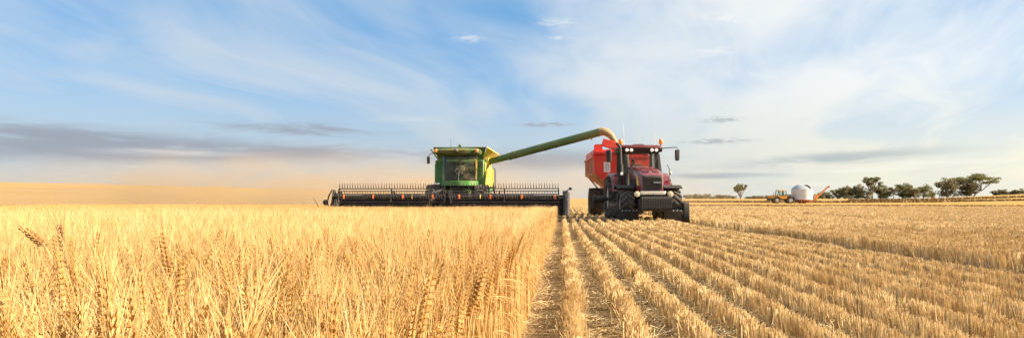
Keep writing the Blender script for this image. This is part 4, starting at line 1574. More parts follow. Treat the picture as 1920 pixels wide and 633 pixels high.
lettering('CASE IH', 0.085, M['ink_light'], grille, (0.20, 0.020, 1.68))
lb_ = MB()
lb_.hexa([(-0.50, 0.00, 1.16), (0.54, 0.00, 1.16), (0.54, 0.2, 1.16), (-0.50, 0.2, 1.16), (-0.52, 0.03, 1.315), (0.56, 0.03, 1.315), (0.56, 0.2, 1.315), (-0.52, 0.2, 1.315)])
lband = lb_.build('lamp_band', M['silver'], trac, bevel=0.02)
for x in (-0.34, -0.12, 0.14, 0.36):
    MB().bx(x - 0.09, x + 0.09, -0.012, 0.01, 1.185, 1.28).build('head_lamp', M['cream_lamp'], lband)
for s in (-1, 1):
    rl = MB(); rl.lathe([(0.02, 0.10), (0.10, 0.09), (0.125, 0.0), (0.11, -0.03), (0.02, -0.045)], o=(s * 0.70 + 0.03, -0.02, 1.19), axis='y', n=18)
    rl.build('round_lamp', M['cream_lamp'], trac, smooth=True)
    rb_ = MB(); rb_.tube([(s * 0.50, 0.16, 1.12), (s * 0.64, 0.12, 1.10), (s * 0.70 + 0.03, 0.06, 1.16)], 0.022, 6)
    rb_.build('lamp_bracket', M['black'], trac, smooth=True)
# chassis, axle and weights
cs = MB(); cs.bx(-0.36, 0.36, 0.05, 3.6, 0.62, 1.14); cs.bx(-0.28, 0.28, 0.5, 2.4, 1.15, 1.29); cs.bx(-0.48, 0.48, 2.4, 4.2, 0.55, 1.30)
cs.build('chassis', M['black'], trac, bevel=0.02)
ax = MB(); ax.cyl((-0.62, 1.10, 0.72), (0.62, 1.10, 0.72), 0.13, 12); ax.cyl((-1.9, 3.55, 0.98), (1.9, 3.55, 0.98), 0.09, 12)
ax.build('axle', M['black'], trac, smooth=True)
wm = MB(); wm.prism([(-0.60, 0.50), (-0.66, 0.62), (-0.66, 1.00), (-0.58, 1.09), (-0.30, 1.09), (-0.20, 0.98), (-0.20, 0.55), (-0.28, 0.48)], 'x', -0.026, 0.026)
wmesh = wm.mesh('weight', M['plastic'], False)
for k in range(18):
    x = -0.58 + k * 1.18 / 17 + 0.02
    link('weight', wmesh, trac, (x, 0, 0))
wb = MB(); wb.bx(-0.62, 0.66, -0.19, 0.05, 0.56, 0.98)
wb.build('weight_bracket', M['black'], trac)
# stubble guards in front of the tyres, hung from a bolted bar
gb = MB(); gb.bar((-1.35, 0.26, 0.50), (-0.45, 0.26, 0.50), 0.06, 0.09); gb.bar((0.45, 0.26, 0.50), (1.33, 0.26, 0.50), 0.06, 0.09); gb.bar((-0.45, 0.26, 0.52), (0.45, 0.26, 0.52), 0.06, 0.08)
gb.build('guard_bar', M['black'], trac)
for (x0, x1) in ((-1.33, -0.56), (0.50, 1.31)):
    g_ = MB()
    g_.hexa([(x0, 0.30, 0.02), (x1, 0.30, 0.02), (x1, 0.34, 0.02), (x0, 0.34, 0.02), (x0, 0.20, 0.455), (x1, 0.20, 0.455), (x1, 0.24, 0.455), (x0, 0.24, 0.455)])
    g = g_.build('stubble_guard', M['plastic'], trac, bevel=0.01)
    for k in range(5):
        x = x0 + 0.08 + k * (x1 - x0 - 0.16) / 4
        MB().lathe([(0.005, -0.02), (0.020, -0.015), (0.022, 0.02), (0.005, 0.025)], o=(x, 0.20, 0.50), axis='y', n=8).build('bolt', M['white'], g)
for (x0, x1, z0) in ((-1.80, -1.40, 0.22), (1.34, 1.60, 0.0)):
    sg_ = MB()
    sg_.prism([(0.30, z0), (0.24, z0 + 0.1), (0.20, 0.66), (0.26, 0.82), (0.42, 0.86), (0.58, 0.80), (0.60, z0 + 0.1)], 'x', x0, x1)
    sg_.build('stubble_guard', M['plastic'], trac, bevel=0.03)
MB().bar((-1.6, 0.44, 0.52), (-1.30, 0.30, 0.50), 0.07, 0.07).build('guard_arm', M['black'], trac)
MB().bar((1.48, 0.44, 0.52), (1.30, 0.30, 0.50), 0.07, 0.07).build('guard_arm', M['black'], trac)
# wheels
tmF = tyre_mesh('tyre', 0.74, 0.62, M['rubber'], 17)
rmF = rim_mesh('rim', 0.41, 0.5, M['silver'])
wheel(trac, (-0.98, 1.12, 0.735), tmF, rmF, 0.05)
wheel(trac, (1.04, 1.12, 0.735), tmF, rmF, 0.2)
tmR = tyre_mesh('tyre', 1.03, 0.68, M['rubber'], 20)
rmR = rim_mesh('rim', 0.58, 0.55, M['silver'])
wheel(trac, (-1.14, 3.55, 1.02), tmR, rmR)
wheel(trac, (1.14, 3.55, 1.02), tmR, rmR, 0.1)
for s in (-1, 1):
    hb_ = MB(); hb_.cyl((s * 1.57, 3.55, 0.98), (s * 2.02, 3.55, 0.98), 0.17, 14); hb_.lathe([(0.10, 0), (0.22, 0.02), (0.22, 0.10), (0.10, 0.12)], o=(s * 2.02 - 0.06, 3.55, 0.98), axis='x', n=14)
    hb_.build('axle_hub', M['black'], trac, smooth=True)
    # front mudguard
    fm = MB()
    pr = [(1.12 + 0.86 * math.cos(a), 0.735 + 0.86 * math.sin(a)) for a in np.linspace(R(55), R(122), 9)]
    pr2 = [(1.12 + 0.81 * math.cos(a), 0.735 + 0.81 * math.sin(a)) for a in np.linspace(R(122), R(55), 9)]
    fm.prism(pr + pr2, 'x', s * 0.62 if s > 0 else -1.42, 1.42 if s > 0 else -0.62)
    fm.build('front_mudguard', M['plastic'], trac, bevel=0.015)
    # rear mudguard
    rm_ = MB()
    pr = [(3.55 + 1.20 * math.cos(a), 1.02 + 1.18 * math.sin(a)) for a in np.linspace(R(40), R(165), 11)]
    pr2 = [(3.55 + 1.13 * math.cos(a), 1.02 + 1.11 * math.sin(a)) for a in np.linspace(R(165), R(40), 11)]
    rm_.prism(pr + pr2, 'x', 0.80 if s > 0 else -1.36, 1.36 if s > 0 else -0.80)
    rm_.build('rear_mudguard', M['red_deep'], trac, bevel=0.02)
# cab
yF, yB = 2.62, 4.30
def post(a, b, wd, mt='black', nm='cab_post'):
    return MB().bar(a, b, wd, wd * 1.1).build(nm, M[mt], trac)
for s in (-1, 1):
    post((s * 0.70, yF, 1.42), (s * 0.80, yF + 0.12, 3.14), 0.085)
    post((s * 0.86, 3.45, 1.40), (s * 0.84, 3.45, 3.14), 0.07)
    post((s * 0.80, yB, 1.45), (s * 0.78, yB - 0.1, 3.14), 0.10)
    m_ = MB(); m_.add([(s * 0.73, yF + 0.05, 1.46), (s * 0.85, 3.42, 1.46), (s * 0.835, 3.42, 3.12), (s * 0.81, yF + 0.16, 3.12)], [(0, 1, 2, 3)])
    m_.build('door_glass', M['glass'], trac)
    m_ = MB(); m_.add([(s * 0.855, 3.48, 1.5), (s * 0.80, yB - 0.05, 1.5), (s * 0.785, yB - 0.12, 3.12), (s * 0.83, 3.48, 3.12)], [(0, 1, 2, 3)])
    m_.build('side_window', M['glass'], trac)
# broad right-hand corner post with air intake
bpz = MB(); bpz.hexa([(0.84, 2.72, 1.70), (1.06, 2.76, 1.70), (1.06, 3.02, 1.70), (0.84, 3.02, 1.70), (0.76, 2.74, 3.06), (0.92, 2.78, 3.06), (0.92, 3.04, 3.06), (0.76, 3.04, 3.06)])
bpz.build('intake_duct', M['plastic'], trac, bevel=0.03)
wsn = MB()
rings = []
for z, yo in ((1.62, 0.0), (2.2, 0.02), (2.7, 0.06), (3.12, 0.12)):
    hw = 0.69 + 0.09 * (z - 1.62) / 1.5
    rings.append([(hw * t, yF - 0.08 + yo + 0.09 * t * t, z) for t in np.linspace(-1, 1, 7)])
wsn.loft(rings, cap=False, closed=False)
wsn.build('windscreen', M['glass'], trac, smooth=True)
MB().add([(-0.74, yB - 0.02, 1.5), (0.74, yB - 0.02, 1.5), (0.72, yB - 0.1, 3.12), (-0.72, yB - 0.1, 3.12)], [(0, 1, 2, 3)]).build('rear_window', M['glass'], trac)
MB().tube([(-0.55, yF - 0.10, 3.08), (-0.30, yF - 0.13, 2.80), (-0.05, yF - 0.12, 2.35)][:2] + [(-0.58, yF - 0.13, 2.55)], 0.010, 6).build('wiper', M['black'], trac)
cl = MB(); cl.bx(-0.84, 0.84, yF + 0.02, yB, 1.30, 1.40); cl.bx(-0.60, 0.60, yF - 0.06, yF + 0.06, 1.40, 1.60)
cl.build('cab_floor', M['interior'], trac)
rim_ = MB(); rim_.hexa([(-0.96, 2.50, 3.13), (0.96, 2.50, 3.13), (0.92, 4.42, 3.13), (-0.92, 4.42, 3.13), (-0.98, 2.44, 3.28), (0.98, 2.44, 3.28), (0.94, 4.46, 3.28), (-0.94, 4.46, 3.28)])
roof_ = rim_.build('roof', M['plastic'], trac, bevel=0.03)
rt2 = MB()
def rring(k, z):
    return [(-0.97 * k, 2.47 + (1 - k) * 0.9, z), (-0.80 * k, 2.40 + (1 - k) * 0.9, z), (0.80 * k, 2.40 + (1 - k) * 0.9, z), (0.97 * k, 2.47 + (1 - k) * 0.9, z), (0.93 * k, 4.45 - (1 - k) * 0.6, z), (-0.93 * k, 4.45 - (1 - k) * 0.6, z)]
rt2.loft([rring(1.0, 3.283), rring(1.0, 3.36), rring(0.93, 3.42), rring(0.80, 3.45)])
rt2.build('roof_panel', M['red_vent'], roof_, bevel=0.02)
hatch = MB(); hatch.hexa([(-0.30, 3.0, 3.44), (0.30, 3.0, 3.44), (0.30, 3.7, 3.44), (-0.30, 3.7, 3.44), (-0.22, 3.08, 3.53), (0.22, 3.08, 3.53), (0.22, 3.6, 3.53), (-0.22, 3.6, 3.53)])
hatch.build('roof_hatch', M['red_vent'], roof_, bevel=0.02)
for x in (-0.66, -0.46, 0.48, 0.68):
    l_ = MB(); l_.lathe([(0.02, 0.05), (0.075, 0.04), (0.082, 0.0), (0.07, -0.025), (0.01, -0.03)], o=(x, 2.43, 3.21), axis='y', n=14)
    l_.build('roof_lamp', M['headlamp'], roof_, smooth=True)
for s in (-1, 1):
    b_ = MB(); b_.cyl((s * 0.93 + 0.03, 2.75, 3.28), (s * 0.93 + 0.03, 2.75, 3.50), 0.025, 8)
    bs = b_.build('beacon_stem', M['black'], roof_)
    b2 = MB(); b2.lathe([(0.085, 3.50), (0.095, 3.54), (0.09, 3.68), (0.06, 3.73), (0.01, 3.74)], o=(s * 0.93 + 0.03, 2.75, 0), n=14)
    b2.build('beacon', M['beacon'], roof_, smooth=True)
an = MB(); an.tube([(-0.72, 2.9, 3.42), (-0.72, 2.9, 4.0), (-0.735, 2.92, 4.42)], [0.014, 0.010, 0.006], 6); an.build('antenna', M['silver'], roof_)
an = MB(); an.tube([(0.72, 2.9, 3.42), (0.71, 2.9, 3.7), (0.70, 2.9, 4.0)], [0.016, 0.010, 0.006], 6); an.build('antenna', M['silver'], roof_)
# mirrors
mr = MB(); mr.tube([(0.92, 2.6, 3.30), (1.45, 2.5, 3.33), (1.62, 2.48, 3.34), (1.66, 2.48, 3.20)], 0.022, 6)
mra = mr.build('mirror_arm', M['black'], trac, smooth=True)
mb_ = MB(); mb_.hexa([(1.55, 2.42, 2.72), (1.74, 2.44, 2.74), (1.74, 2.60, 2.74), (1.55, 2.56, 2.72), (1.54, 2.42, 3.22), (1.76, 2.44, 3.24), (1.76, 2.60, 3.24), (1.54, 2.56, 3.22)])
mb_.build('mirror', M['plastic'], mra, bevel=0.04)
mr = MB(); mr.tube([(-0.92, 2.6, 3.24), (-1.30, 2.5, 3.32), (-1.46, 2.48, 3.26)], 0.022, 6)
mra = mr.build('mirror_arm', M['black'], trac, smooth=True)
mb_ = MB(); mb_.hexa([(-1.58, 2.42, 2.66), (-1.36, 2.44, 2.66), (-1.36, 2.56, 2.66), (-1.58, 2.58, 2.66), (-1.60, 2.42, 3.20), (-1.35, 2.44, 3.22), (-1.35, 2.56, 3.22), (-1.60, 2.58, 3.20)])
mb_.build('mirror', M['plastic'], mra, bevel=0.04)
# exhaust on the left-hand corner
ex = MB(); ex.cyl((-0.98, 2.30, 1.50), (-0.98, 2.30, 2.55), 0.125, 16)
exh = ex.build('exhaust', M['plastic'], trac, smooth=True)
e2 = MB(); e2.tube([(-0.98, 2.30, 2.55), (-0.98, 2.30, 3.15), (-1.0, 2.30, 3.34), (-1.08, 2.32, 3.46), (-1.16, 2.34, 3.50)], 0.065, 12)
e2.build('exhaust_pipe', M['black'], exh, smooth=True)
MB().lathe([(0.01, -0.03), (0.07, -0.02), (0.07, 0.02), (0.01, 0.03)], o=(-0.95, 2.15, 2.12), axis='y', n=14).build('side_lamp', M['headlamp'], trac, smooth=True)
# steps, grab rail and lamp on the right-hand side
gr_ = MB(); gr_.tube([(1.12, 2.6, 1.75), (1.28, 2.55, 1.85), (1.30, 2.55, 2.35), (1.20, 2.6, 2.55)], 0.018, 6)
gro = gr_.build('grab_rail', M['black'], trac, smooth=True)
MB().sphere((1.33, 2.50, 2.16), (0.07, 0.05, 0.07)).build('side_lamp', M['cream_lamp'], gro, smooth=True)
for s in (-1, 1):
    sp3 = MB()
    for k in range(4):
        sp3.bx(s * 0.95 - 0.15, s * 0.95 + 0.15, 2.35 - 0.06 * (3 - k), 2.60 - 0.06 * (3 - k), 0.50 + 0.25 * k, 0.53 + 0.25 * k)
    sp3.bar((s * 0.79, 2.45, 0.5), (s * 0.79, 2.55, 1.4), 0.03)
    sp3.build('steps', M['black'], trac)
    ft = MB(); ft.bx(s * 0.68 - 0.22, s * 0.68 + 0.22, 1.95, 3.2, 0.60, 1.22)
    ft.build('fuel_tank', M['plastic'], trac, bevel=0.05)
# seat and wheel
st_ = MB(); st_.bx(-0.26, 0.26, 3.35, 3.85, 1.78, 1.92); st_.bx(-0.25, 0.25, 3.78, 3.92, 1.93, 2.62); st_.bx(-0.14, 0.14, 3.45, 3.75, 1.41, 1.77)
st_.build('seat', M['seat'], trac, bevel=0.03)
sw = MB()
sw.tube([(0, 2.75, 1.45), (0, 2.92, 1.95), (0, 2.98, 2.06)], 0.04, 8)
sw.tube([(0.21 * math.cos(t), 2.99 - 0.10 * math.sin(t), 2.08 + 0.15 * math.sin(t)) for t in np.linspace(0, 2 * math.pi, 17)], 0.016, 6)
sw.build('steering_wheel', M['interior'], trac, smooth=True)
MB().bx(0.36, 0.58, 3.0, 3.04, 2.05, 2.35).build('display', M['interior'], trac)
pm = Matrix.Translation((TX, TY, TZ)) @ Matrix.Rotation(R(4.6), 4, 'Z')
pl = pm @ Vector((-0.20, 3.50, 1.97))
person('driver in a dark shirt seated behind the red tractor windscreen', tuple(pl), R(4.6), M['shirt_dark'], None, 0.04, 1.02)

# ------------------------------------------------------------------ grain cart
GX, GY = 3.17, 38.0
GZ = G(GX, GY + 2)
cart = empty('grain_cart', (GX, GY, GZ), R(3.0))
tag(cart, 'orange-red grain cart behind the red tractor under the auger spout', 'grain cart')
sec = [(-1.48, 3.20), (-1.48, 2.36), (-0.62, 1.78), (-0.40, 1.30), (0.40, 1.30), (0.62, 1.78), (1.48, 2.36), (1.48, 3.20)]
sh = MB()
for (a, b) in zip(sec[:-1], sec[1:]):
    n_ = Vector((b[1] - a[1], 0, -(b[0] - a[0]))).normalized() * 0.03
    q = [(a[0], 0.04, a[1]), (b[0], 0.04, b[1]), (b[0], 5.4, b[1]), (a[0], 5.4, a[1])]
    sh.hexa([tuple(Vector(v)) for v in q] + [tuple(Vector(v) - n_) for v in q])
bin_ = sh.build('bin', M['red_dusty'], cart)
fpz = MB(); fpz.prism(sec, 'y', 0.0, 0.035)
frontp = fpz.build('front_plate', M['red_bright'], bin_, bevel=0.01)
bpz = MB(); bpz.prism(sec, 'y', 5.41, 5.45)
bpz.build('back_plate', M['red_bright'], bin_)
for s in (-1, 1):
    for k in range(6):
        y = 0.45 + k * 0.9
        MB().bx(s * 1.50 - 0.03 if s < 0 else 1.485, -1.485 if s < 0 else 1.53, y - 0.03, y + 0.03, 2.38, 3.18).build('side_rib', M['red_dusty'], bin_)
# rim and raised front extension
rimz = MB()
rimz.bx(-1.56, 1.56, -0.04, 0.06, 3.20, 3.28); rimz.bx(-1.56, -1.44, 0.06, 5.5, 3.20, 3.28); rimz.bx(1.44, 1.56, 0.06, 5.5, 3.20, 3.28); rimz.bx(-1.44, 1.44, 5.40, 5.5, 3.20, 3.28)
rimz.build('bin_rim', M['red_bright'], bin_)
ez = MB()
ez.prism([(-1.46, 3.285), (-1.44, 3.86), (-1.38, 3.92), (-1.02, 3.92), (-0.98, 3.62), (-0.60, 3.64), (0.0, 3.72), (1.2, 3.66), (1.44, 3.60), (1.46, 3.285)], 'y', 0.30, 0.36)
ext = ez.build('front_extension', M['red_bright'], bin_)
ez = MB(); ez.bx(-1.46, -1.40, 0.37, 5.3, 3.285, 3.62); ez.bx(1.40, 1.46, 0.37, 5.3, 3.285, 3.62); ez.bx(-1.39, 1.39, 5.24, 5.3, 3.285, 3.7)
ez.build('side_extension', M['red_bright'], bin_)
MB().tube([(-1.40, 0.2, 3.42), (-0.4, 0.12, 3.36), (0.6, 0.12, 3.36), (1.4, 0.2, 3.42)], 0.13, 12).build('tarp_roll', M['red_bright'], bin_, smooth=True)
MB().bx(-1.62, -1.47, 0.1, 0.2, 3.30, 3.36).build('tarp_arm', M['red_bright'], bin_)
# folding unloading auger of the cart: red tube end lying across the front
lid = MB(); lid.box((-0.60, -0.12, 3.86), (0.92, 0.30, 0.40), (0, R(17), 0))
ld_ = lid.build('auger_housing', M['red_bright'], cart, bevel=0.02)
lid2 = MB(); lid2.tube([(-0.18, -0.12, 3.74), (0.35, -0.10, 3.62)], [0.19, 0.17], 14)
lid2.build('auger_tube', M['interior'], ld_, smooth=True)
MB().tube([(0.2, -0.1, 3.5), (0.3, -0.12, 2.4), (0.25, -0.15, 1.5)], 0.12, 12).build('auger_leg', M['interior'], cart, smooth=True)
# decal
dc = MB(); dc.bx(-0.96, -0.62, -0.006, -0.002, 2.42, 2.94)
dec = dc.build('decal', M['decal'], frontp)
rg = MB()
n_ = 28
ro, ri = 0.125, 0.103
vs, fs = [], []
for k in range(n_):
    a = 2 * math.pi * k / n_
    for rr_ in (ri, ro):
        for yy_ in (-0.0065, -0.010):
            vs.append((-0.79 + rr_ * math.cos(a), yy_, 2.69 + rr_ * math.sin(a)))
for k in range(n_):
    j_ = (k + 1) % n_
    fs += [(4 * k + 1, 4 * k + 3, 4 * j_ + 3, 4 * j_ + 1), (4 * k + 2, 4 * j_ + 2, 4 * j_ + 3, 4 * k + 3), (4 * k, 4 * k + 1, 4 * j_ + 1, 4 * j_)]
rg.add(vs, fs); rg.build('decal_ring', M['ink'], frontp)
lettering('25', 0.15, M['ink'], frontp, (-0.79, -0.0085, 2.685))
for z in (2.875, 2.505):
    MB().bx(-0.92, -0.66, -0.0095, -0.0065, z - 0.012, z + 0.012).build('decal_line', M['ink'], frontp)
# undercarriage
un = MB(); un.bar((-0.35, 0.5, 1.12), (-0.35, 5.0, 1.12), 0.12, 0.2); un.bar((0.35, 0.5, 1.12), (0.35, 5.0, 1.12), 0.12, 0.2)
un.bar((-0.35, 0.6, 1.1), (0.0, -2.6, 0.72), 0.14, 0.18); un.bar((0.35, 0.6, 1.1), (0.0, -2.6, 0.72), 0.14, 0.18)
un.bx(-0.12, 0.12, -3.1, -2.55, 0.62, 0.80)
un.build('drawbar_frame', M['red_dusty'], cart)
axl = MB(); axl.cyl((-0.75, 2.6, 0.82), (0.75, 2.6, 0.82), 0.10, 12); axl.bx(-0.5, 0.5, 2.4, 2.8, 0.82, 1.02)
axl.build('axle', M['black'], cart)
for s in (-1, 1):
    br = MB(); br.bar((s * 1.30, 0.6, 2.20), (s * 0.42, 0.6, 1.15), 0.08); br.bar((s * 1.30, 4.6, 2.20), (s * 0.42, 4.6, 1.15), 0.08)
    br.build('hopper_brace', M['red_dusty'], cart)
tmC = tyre_mesh('tyre', 0.82, 0.80, M['rubber_dusty'], 22, lug_h=0.03)
rmC = rim_mesh('rim', 0.46, 0.6, M['rim'])
wheel(cart, (-1.12, 2.6, 0.81), tmC, rmC)
wheel(cart, (1.12, 2.6, 0.81), tmC, rmC, 0.1)
MB().tube([(-1.5, 0.0, 2.20), (-1.62, -0.02, 2.22), (-1.66, -0.02, 2.30)], 0.02, 6).build('side_peg', M['black'], cart)
# grain heaped in the bin
hp_ = MB()
rings = []
for k, (f, z) in enumerate(((1.0, 3.15), (0.8, 3.30), (0.5, 3.48), (0.2, 3.58), (0.03, 3.60))):
    rings.append([(1.36 * f * math.cos(a), 2.4 + 2.5 * f * math.sin(a), z) for a in np.linspace(0, 2 * math.pi, 25)[:-1]])
hp_.loft(rings)
tag(hp_.build('grain_heap', M['stubble'], None, (GX, GY, GZ), (0, 0, R(3.0)), smooth=True), 'golden grain heaped in the orange-red cart', 'grain', kind='stuff')
# ------------------------------------------------------------------ yellow tractor and field bin in the middle distance
FY = 132.0
def fx(px_, d=FY):
    return math.tan(math.atan((px_ - 960) / 1333.3) - R(4.03)) * d
YX = fx(1463)
yt = empty('tractor', (YX, FY, G(YX, FY)))
tag(yt, 'small yellow tractor parked side-on beside the white field bin', 'tractor')
b_ = MB(); b_.prism([(-2.05, 0.95), (-2.10, 1.25), (-1.95, 1.42), (-0.55, 1.55), (-0.45, 1.0), (-0.9, 0.85)], 'y', -0.45, 0.45)
b_.build('hood', M['tractor_yellow'], yt, bevel=0.04)
b_ = MB(); b_.prism([(-0.6, 0.80), (-0.6, 1.35), (0.9, 1.35), (0.95, 0.80)], 'y', -0.85, 0.85)
b_.build('cab_base', M['tractor_yellow'], yt, bevel=0.04)
b_ = MB(); b_.bx(-1.9, 2.2, -0.35, 0.35, 0.55, 0.84); b_.bx(-2.3, -1.9, -0.6, 0.6, 0.45, 0.95); b_.bx(0.96, 2.1, -0.7, 0.7, 0.85, 1.12)
b_.build('chassis', M['black'], yt, bevel=0.03)
b_ = MB(); b_.hexa([(-0.65, -0.9, 2.30), (0.85, -0.9, 2.30), (0.85, 0.9, 2.30), (-0.65, 0.9, 2.30), (-0.55, -0.8, 2.42), (0.75, -0.8, 2.42), (0.75, 0.8, 2.42), (-0.55, 0.8, 2.42)])
b_.build('roof', M['tractor_yellow'], yt, bevel=0.03)
for y in (-0.82, 0.82):
    for (xa, xb) in ((-0.70, -0.52), (0.12, 0.12), (0.80, 0.74)):
        MB().bar((xa, y, 1.35), (xb, y * 0.97, 2.31), 0.10).build('cab_post', M['black'], yt)
    MB().add([(-0.62, y, 1.36), (0.08, y, 1.36), (0.08, y * 0.97, 2.29), (-0.48, y * 0.97, 2.29)], [(0, 1, 2, 3)]).build('side_window', M['glass'], yt)
    MB().add([(0.16, y, 1.36), (0.76, y, 1.36), (0.70, y * 0.97, 2.29), (0.16, y * 0.97, 2.29)], [(0, 1, 2, 3)]).build('side_window', M['glass'], yt)
tmy = tyre_mesh('tyre', 0.55, 0.42, M['rubber'], 14)
rmy = rim_mesh('rim', 0.32, 0.40, M['silver'])
tmy2 = tyre_mesh('tyre', 0.60, 0.46, M['rubber'], 14)
for s in (-1, 1):
    for (x, tm) in ((-0.85, tmy), (1.55, tmy2)):
        t_ = link('tyre', tm, yt, (x, s * 0.82, 0.56), (0, 0, R(90)))
        link('rim', rmy, t_)
    for (x, mt, r_) in ((-0.85, 'black', 0.66), (1.55, 'black', 0.72)):
        f_ = MB()
        pr = [(x + r_ * math.cos(a), 0.56 + r_ * math.sin(a)) for a in np.linspace(R(15), R(165), 9)]
        pr2 = [(x + (r_ - 0.06) * math.cos(a), 0.56 + (r_ - 0.06) * math.sin(a)) for a in np.linspace(R(165), R(15), 9)]
        f_.prism(pr + pr2, 'y', s * 0.82 - 0.24, s * 0.82 + 0.24)
        f_.build('mudguard', M[mt], yt)
b_ = MB(); b_.lathe([(0.05, 2.42), (0.06, 2.55), (0.01, 2.58)], o=(0.45, 0, 0), n=10); b_.build('beacon', M['beacon'], yt)
MB().tube([(-1.1, 0.3, 1.45), (-1.1, 0.3, 2.0)], 0.05, 8).build('exhaust', M['black'], yt)
st_ = MB(); st_.bx(0.0, 0.4, -0.22, 0.22, 1.36, 1.5); st_.bx(0.34, 0.44, -0.22, 0.22, 1.51, 1.95); st_.build('seat', M['seat'], yt)

BX = fx(1507)
fb = empty('field_bin', (BX, FY + 1.0, G(BX, FY + 1)))
tag(fb, 'white round field bin on a red cone base with orange auger', 'field bin')
rb, zb0, zb1 = 1.86, 0.66, 2.55
c_ = MB(); c_.lathe([(rb, zb0), (rb + 0.03, zb0 + 0.02), (rb, zb0 + 0.05), (rb, (zb0 + zb1) / 2 - 0.02), (rb + 0.025, (zb0 + zb1) / 2), (rb, (zb0 + zb1) / 2 + 0.02), (rb, zb1 - 0.05), (rb + 0.03, zb1 - 0.02), (rb, zb1)], n=48)
c_.build('bin_wall', M['white'], fb, smooth=True)
c_ = MB(); c_.lathe([(rb * 0.86, zb0 - 0.005), (rb * 0.82, zb0 - 0.10), (0.55, -0.0), (0.50, -0.02)], n=32)
cone = c_.build('cone_base', M['bin_cone'], fb, smooth=True)
for k in range(10):
    a = 2 * math.pi * (k + 0.5) / 10
    MB().bar((1.0 * math.cos(a), 1.0 * math.sin(a), 0.30), (1.0 * math.cos(a) * 1.62, 1.0 * math.sin(a) * 1.62, 0.62), 0.05, 0.05).build('cone_rib', M['bin_cone'], cone)
# roof: open lid, so two tilted shells either side of the gap
def shell(a0, a1, tilt, off, mat):
    m_ = MB()
    rings = []
    for f, z in ((1.0, zb1 + 0.005), (0.62, zb1 + 0.52), (0.18, zb1 + 0.80)):
        rings.append([(rb * f * math.cos(a) + off * (1 - f), rb * f * math.sin(a), z) for a in np.linspace(a0, a1, 17)])
    rin = [[(x, y, z - 0.04) for x, y, z in r_] for r_ in rings]
    m_.loft(rings, cap=False, closed=False)
    m_.loft(rin, cap=False, closed=False)
    return m_.build('roof_shell', mat, fb, smooth=True)
shell(R(100), R(308), 0, -0.55, M['bin_roof'])
shell(R(-42), R(86), 0, 0.75, M['bin_roof'])
for k in range(8):
    a = 2 * math.pi * (k + 0.5) / 8
    MB().bar((rb * 0.99 * math.cos(a), rb * 0.99 * math.sin(a), -0.03), (rb * 0.99 * math.cos(a), rb * 0.99 * math.sin(a), zb0), 0.09).build('leg', M['bin_orange'], fb)
au = MB(); au.tube([(1.75, -0.9, 0.45), (2.3, -0.9, 1.15), (4.35, -0.9, 3.02)], [0.17, 0.16, 0.14], 12)
aug = au.build('auger', M['bin_orange'], fb, smooth=True)
MB().tube([(4.33, -0.9, 3.0), (4.52, -0.9, 3.08), (4.60, -0.9, 2.92)], 0.16, 10).build('auger_spout', M['bin_cone'], aug, smooth=True)
au = MB(); au.bx(1.95, 2.25, -1.15, -0.65, 0.45, 1.55); au.build('auger_box', M['bin_orange'], fb, bevel=0.03)
def onwall(ang, z0, z1, wd, mt, nm='decal'):
    m_ = MB()
    rings = []
    for z in (z0, z1):
        rings.append([((rb + 0.03) * math.sin(ang + t * wd / rb / 2), -(rb + 0.03) * math.cos(ang + t * wd / rb / 2), z) for t in np.linspace(-1, 1, 5)])
    m_.loft(rings, cap=False, closed=False)
    return m_.build(nm, M[mt], fb)
onwall(R(-62), 1.85, 2.05, 0.45, 'tag_yellow')
onwall(R(28), 1.2, 1.36, 0.26, 'ink'); onwall(R(28), 1.40, 1.60, 0.12, 'ink')
onwall(R(28), 2.22, 2.32, 0.16, 'interior'); onwall(R(28), 0.88, 1.0, 0.16, 'interior')
onwall(R(-62), 0.9, 1.1, 0.2, 'bin_cone')


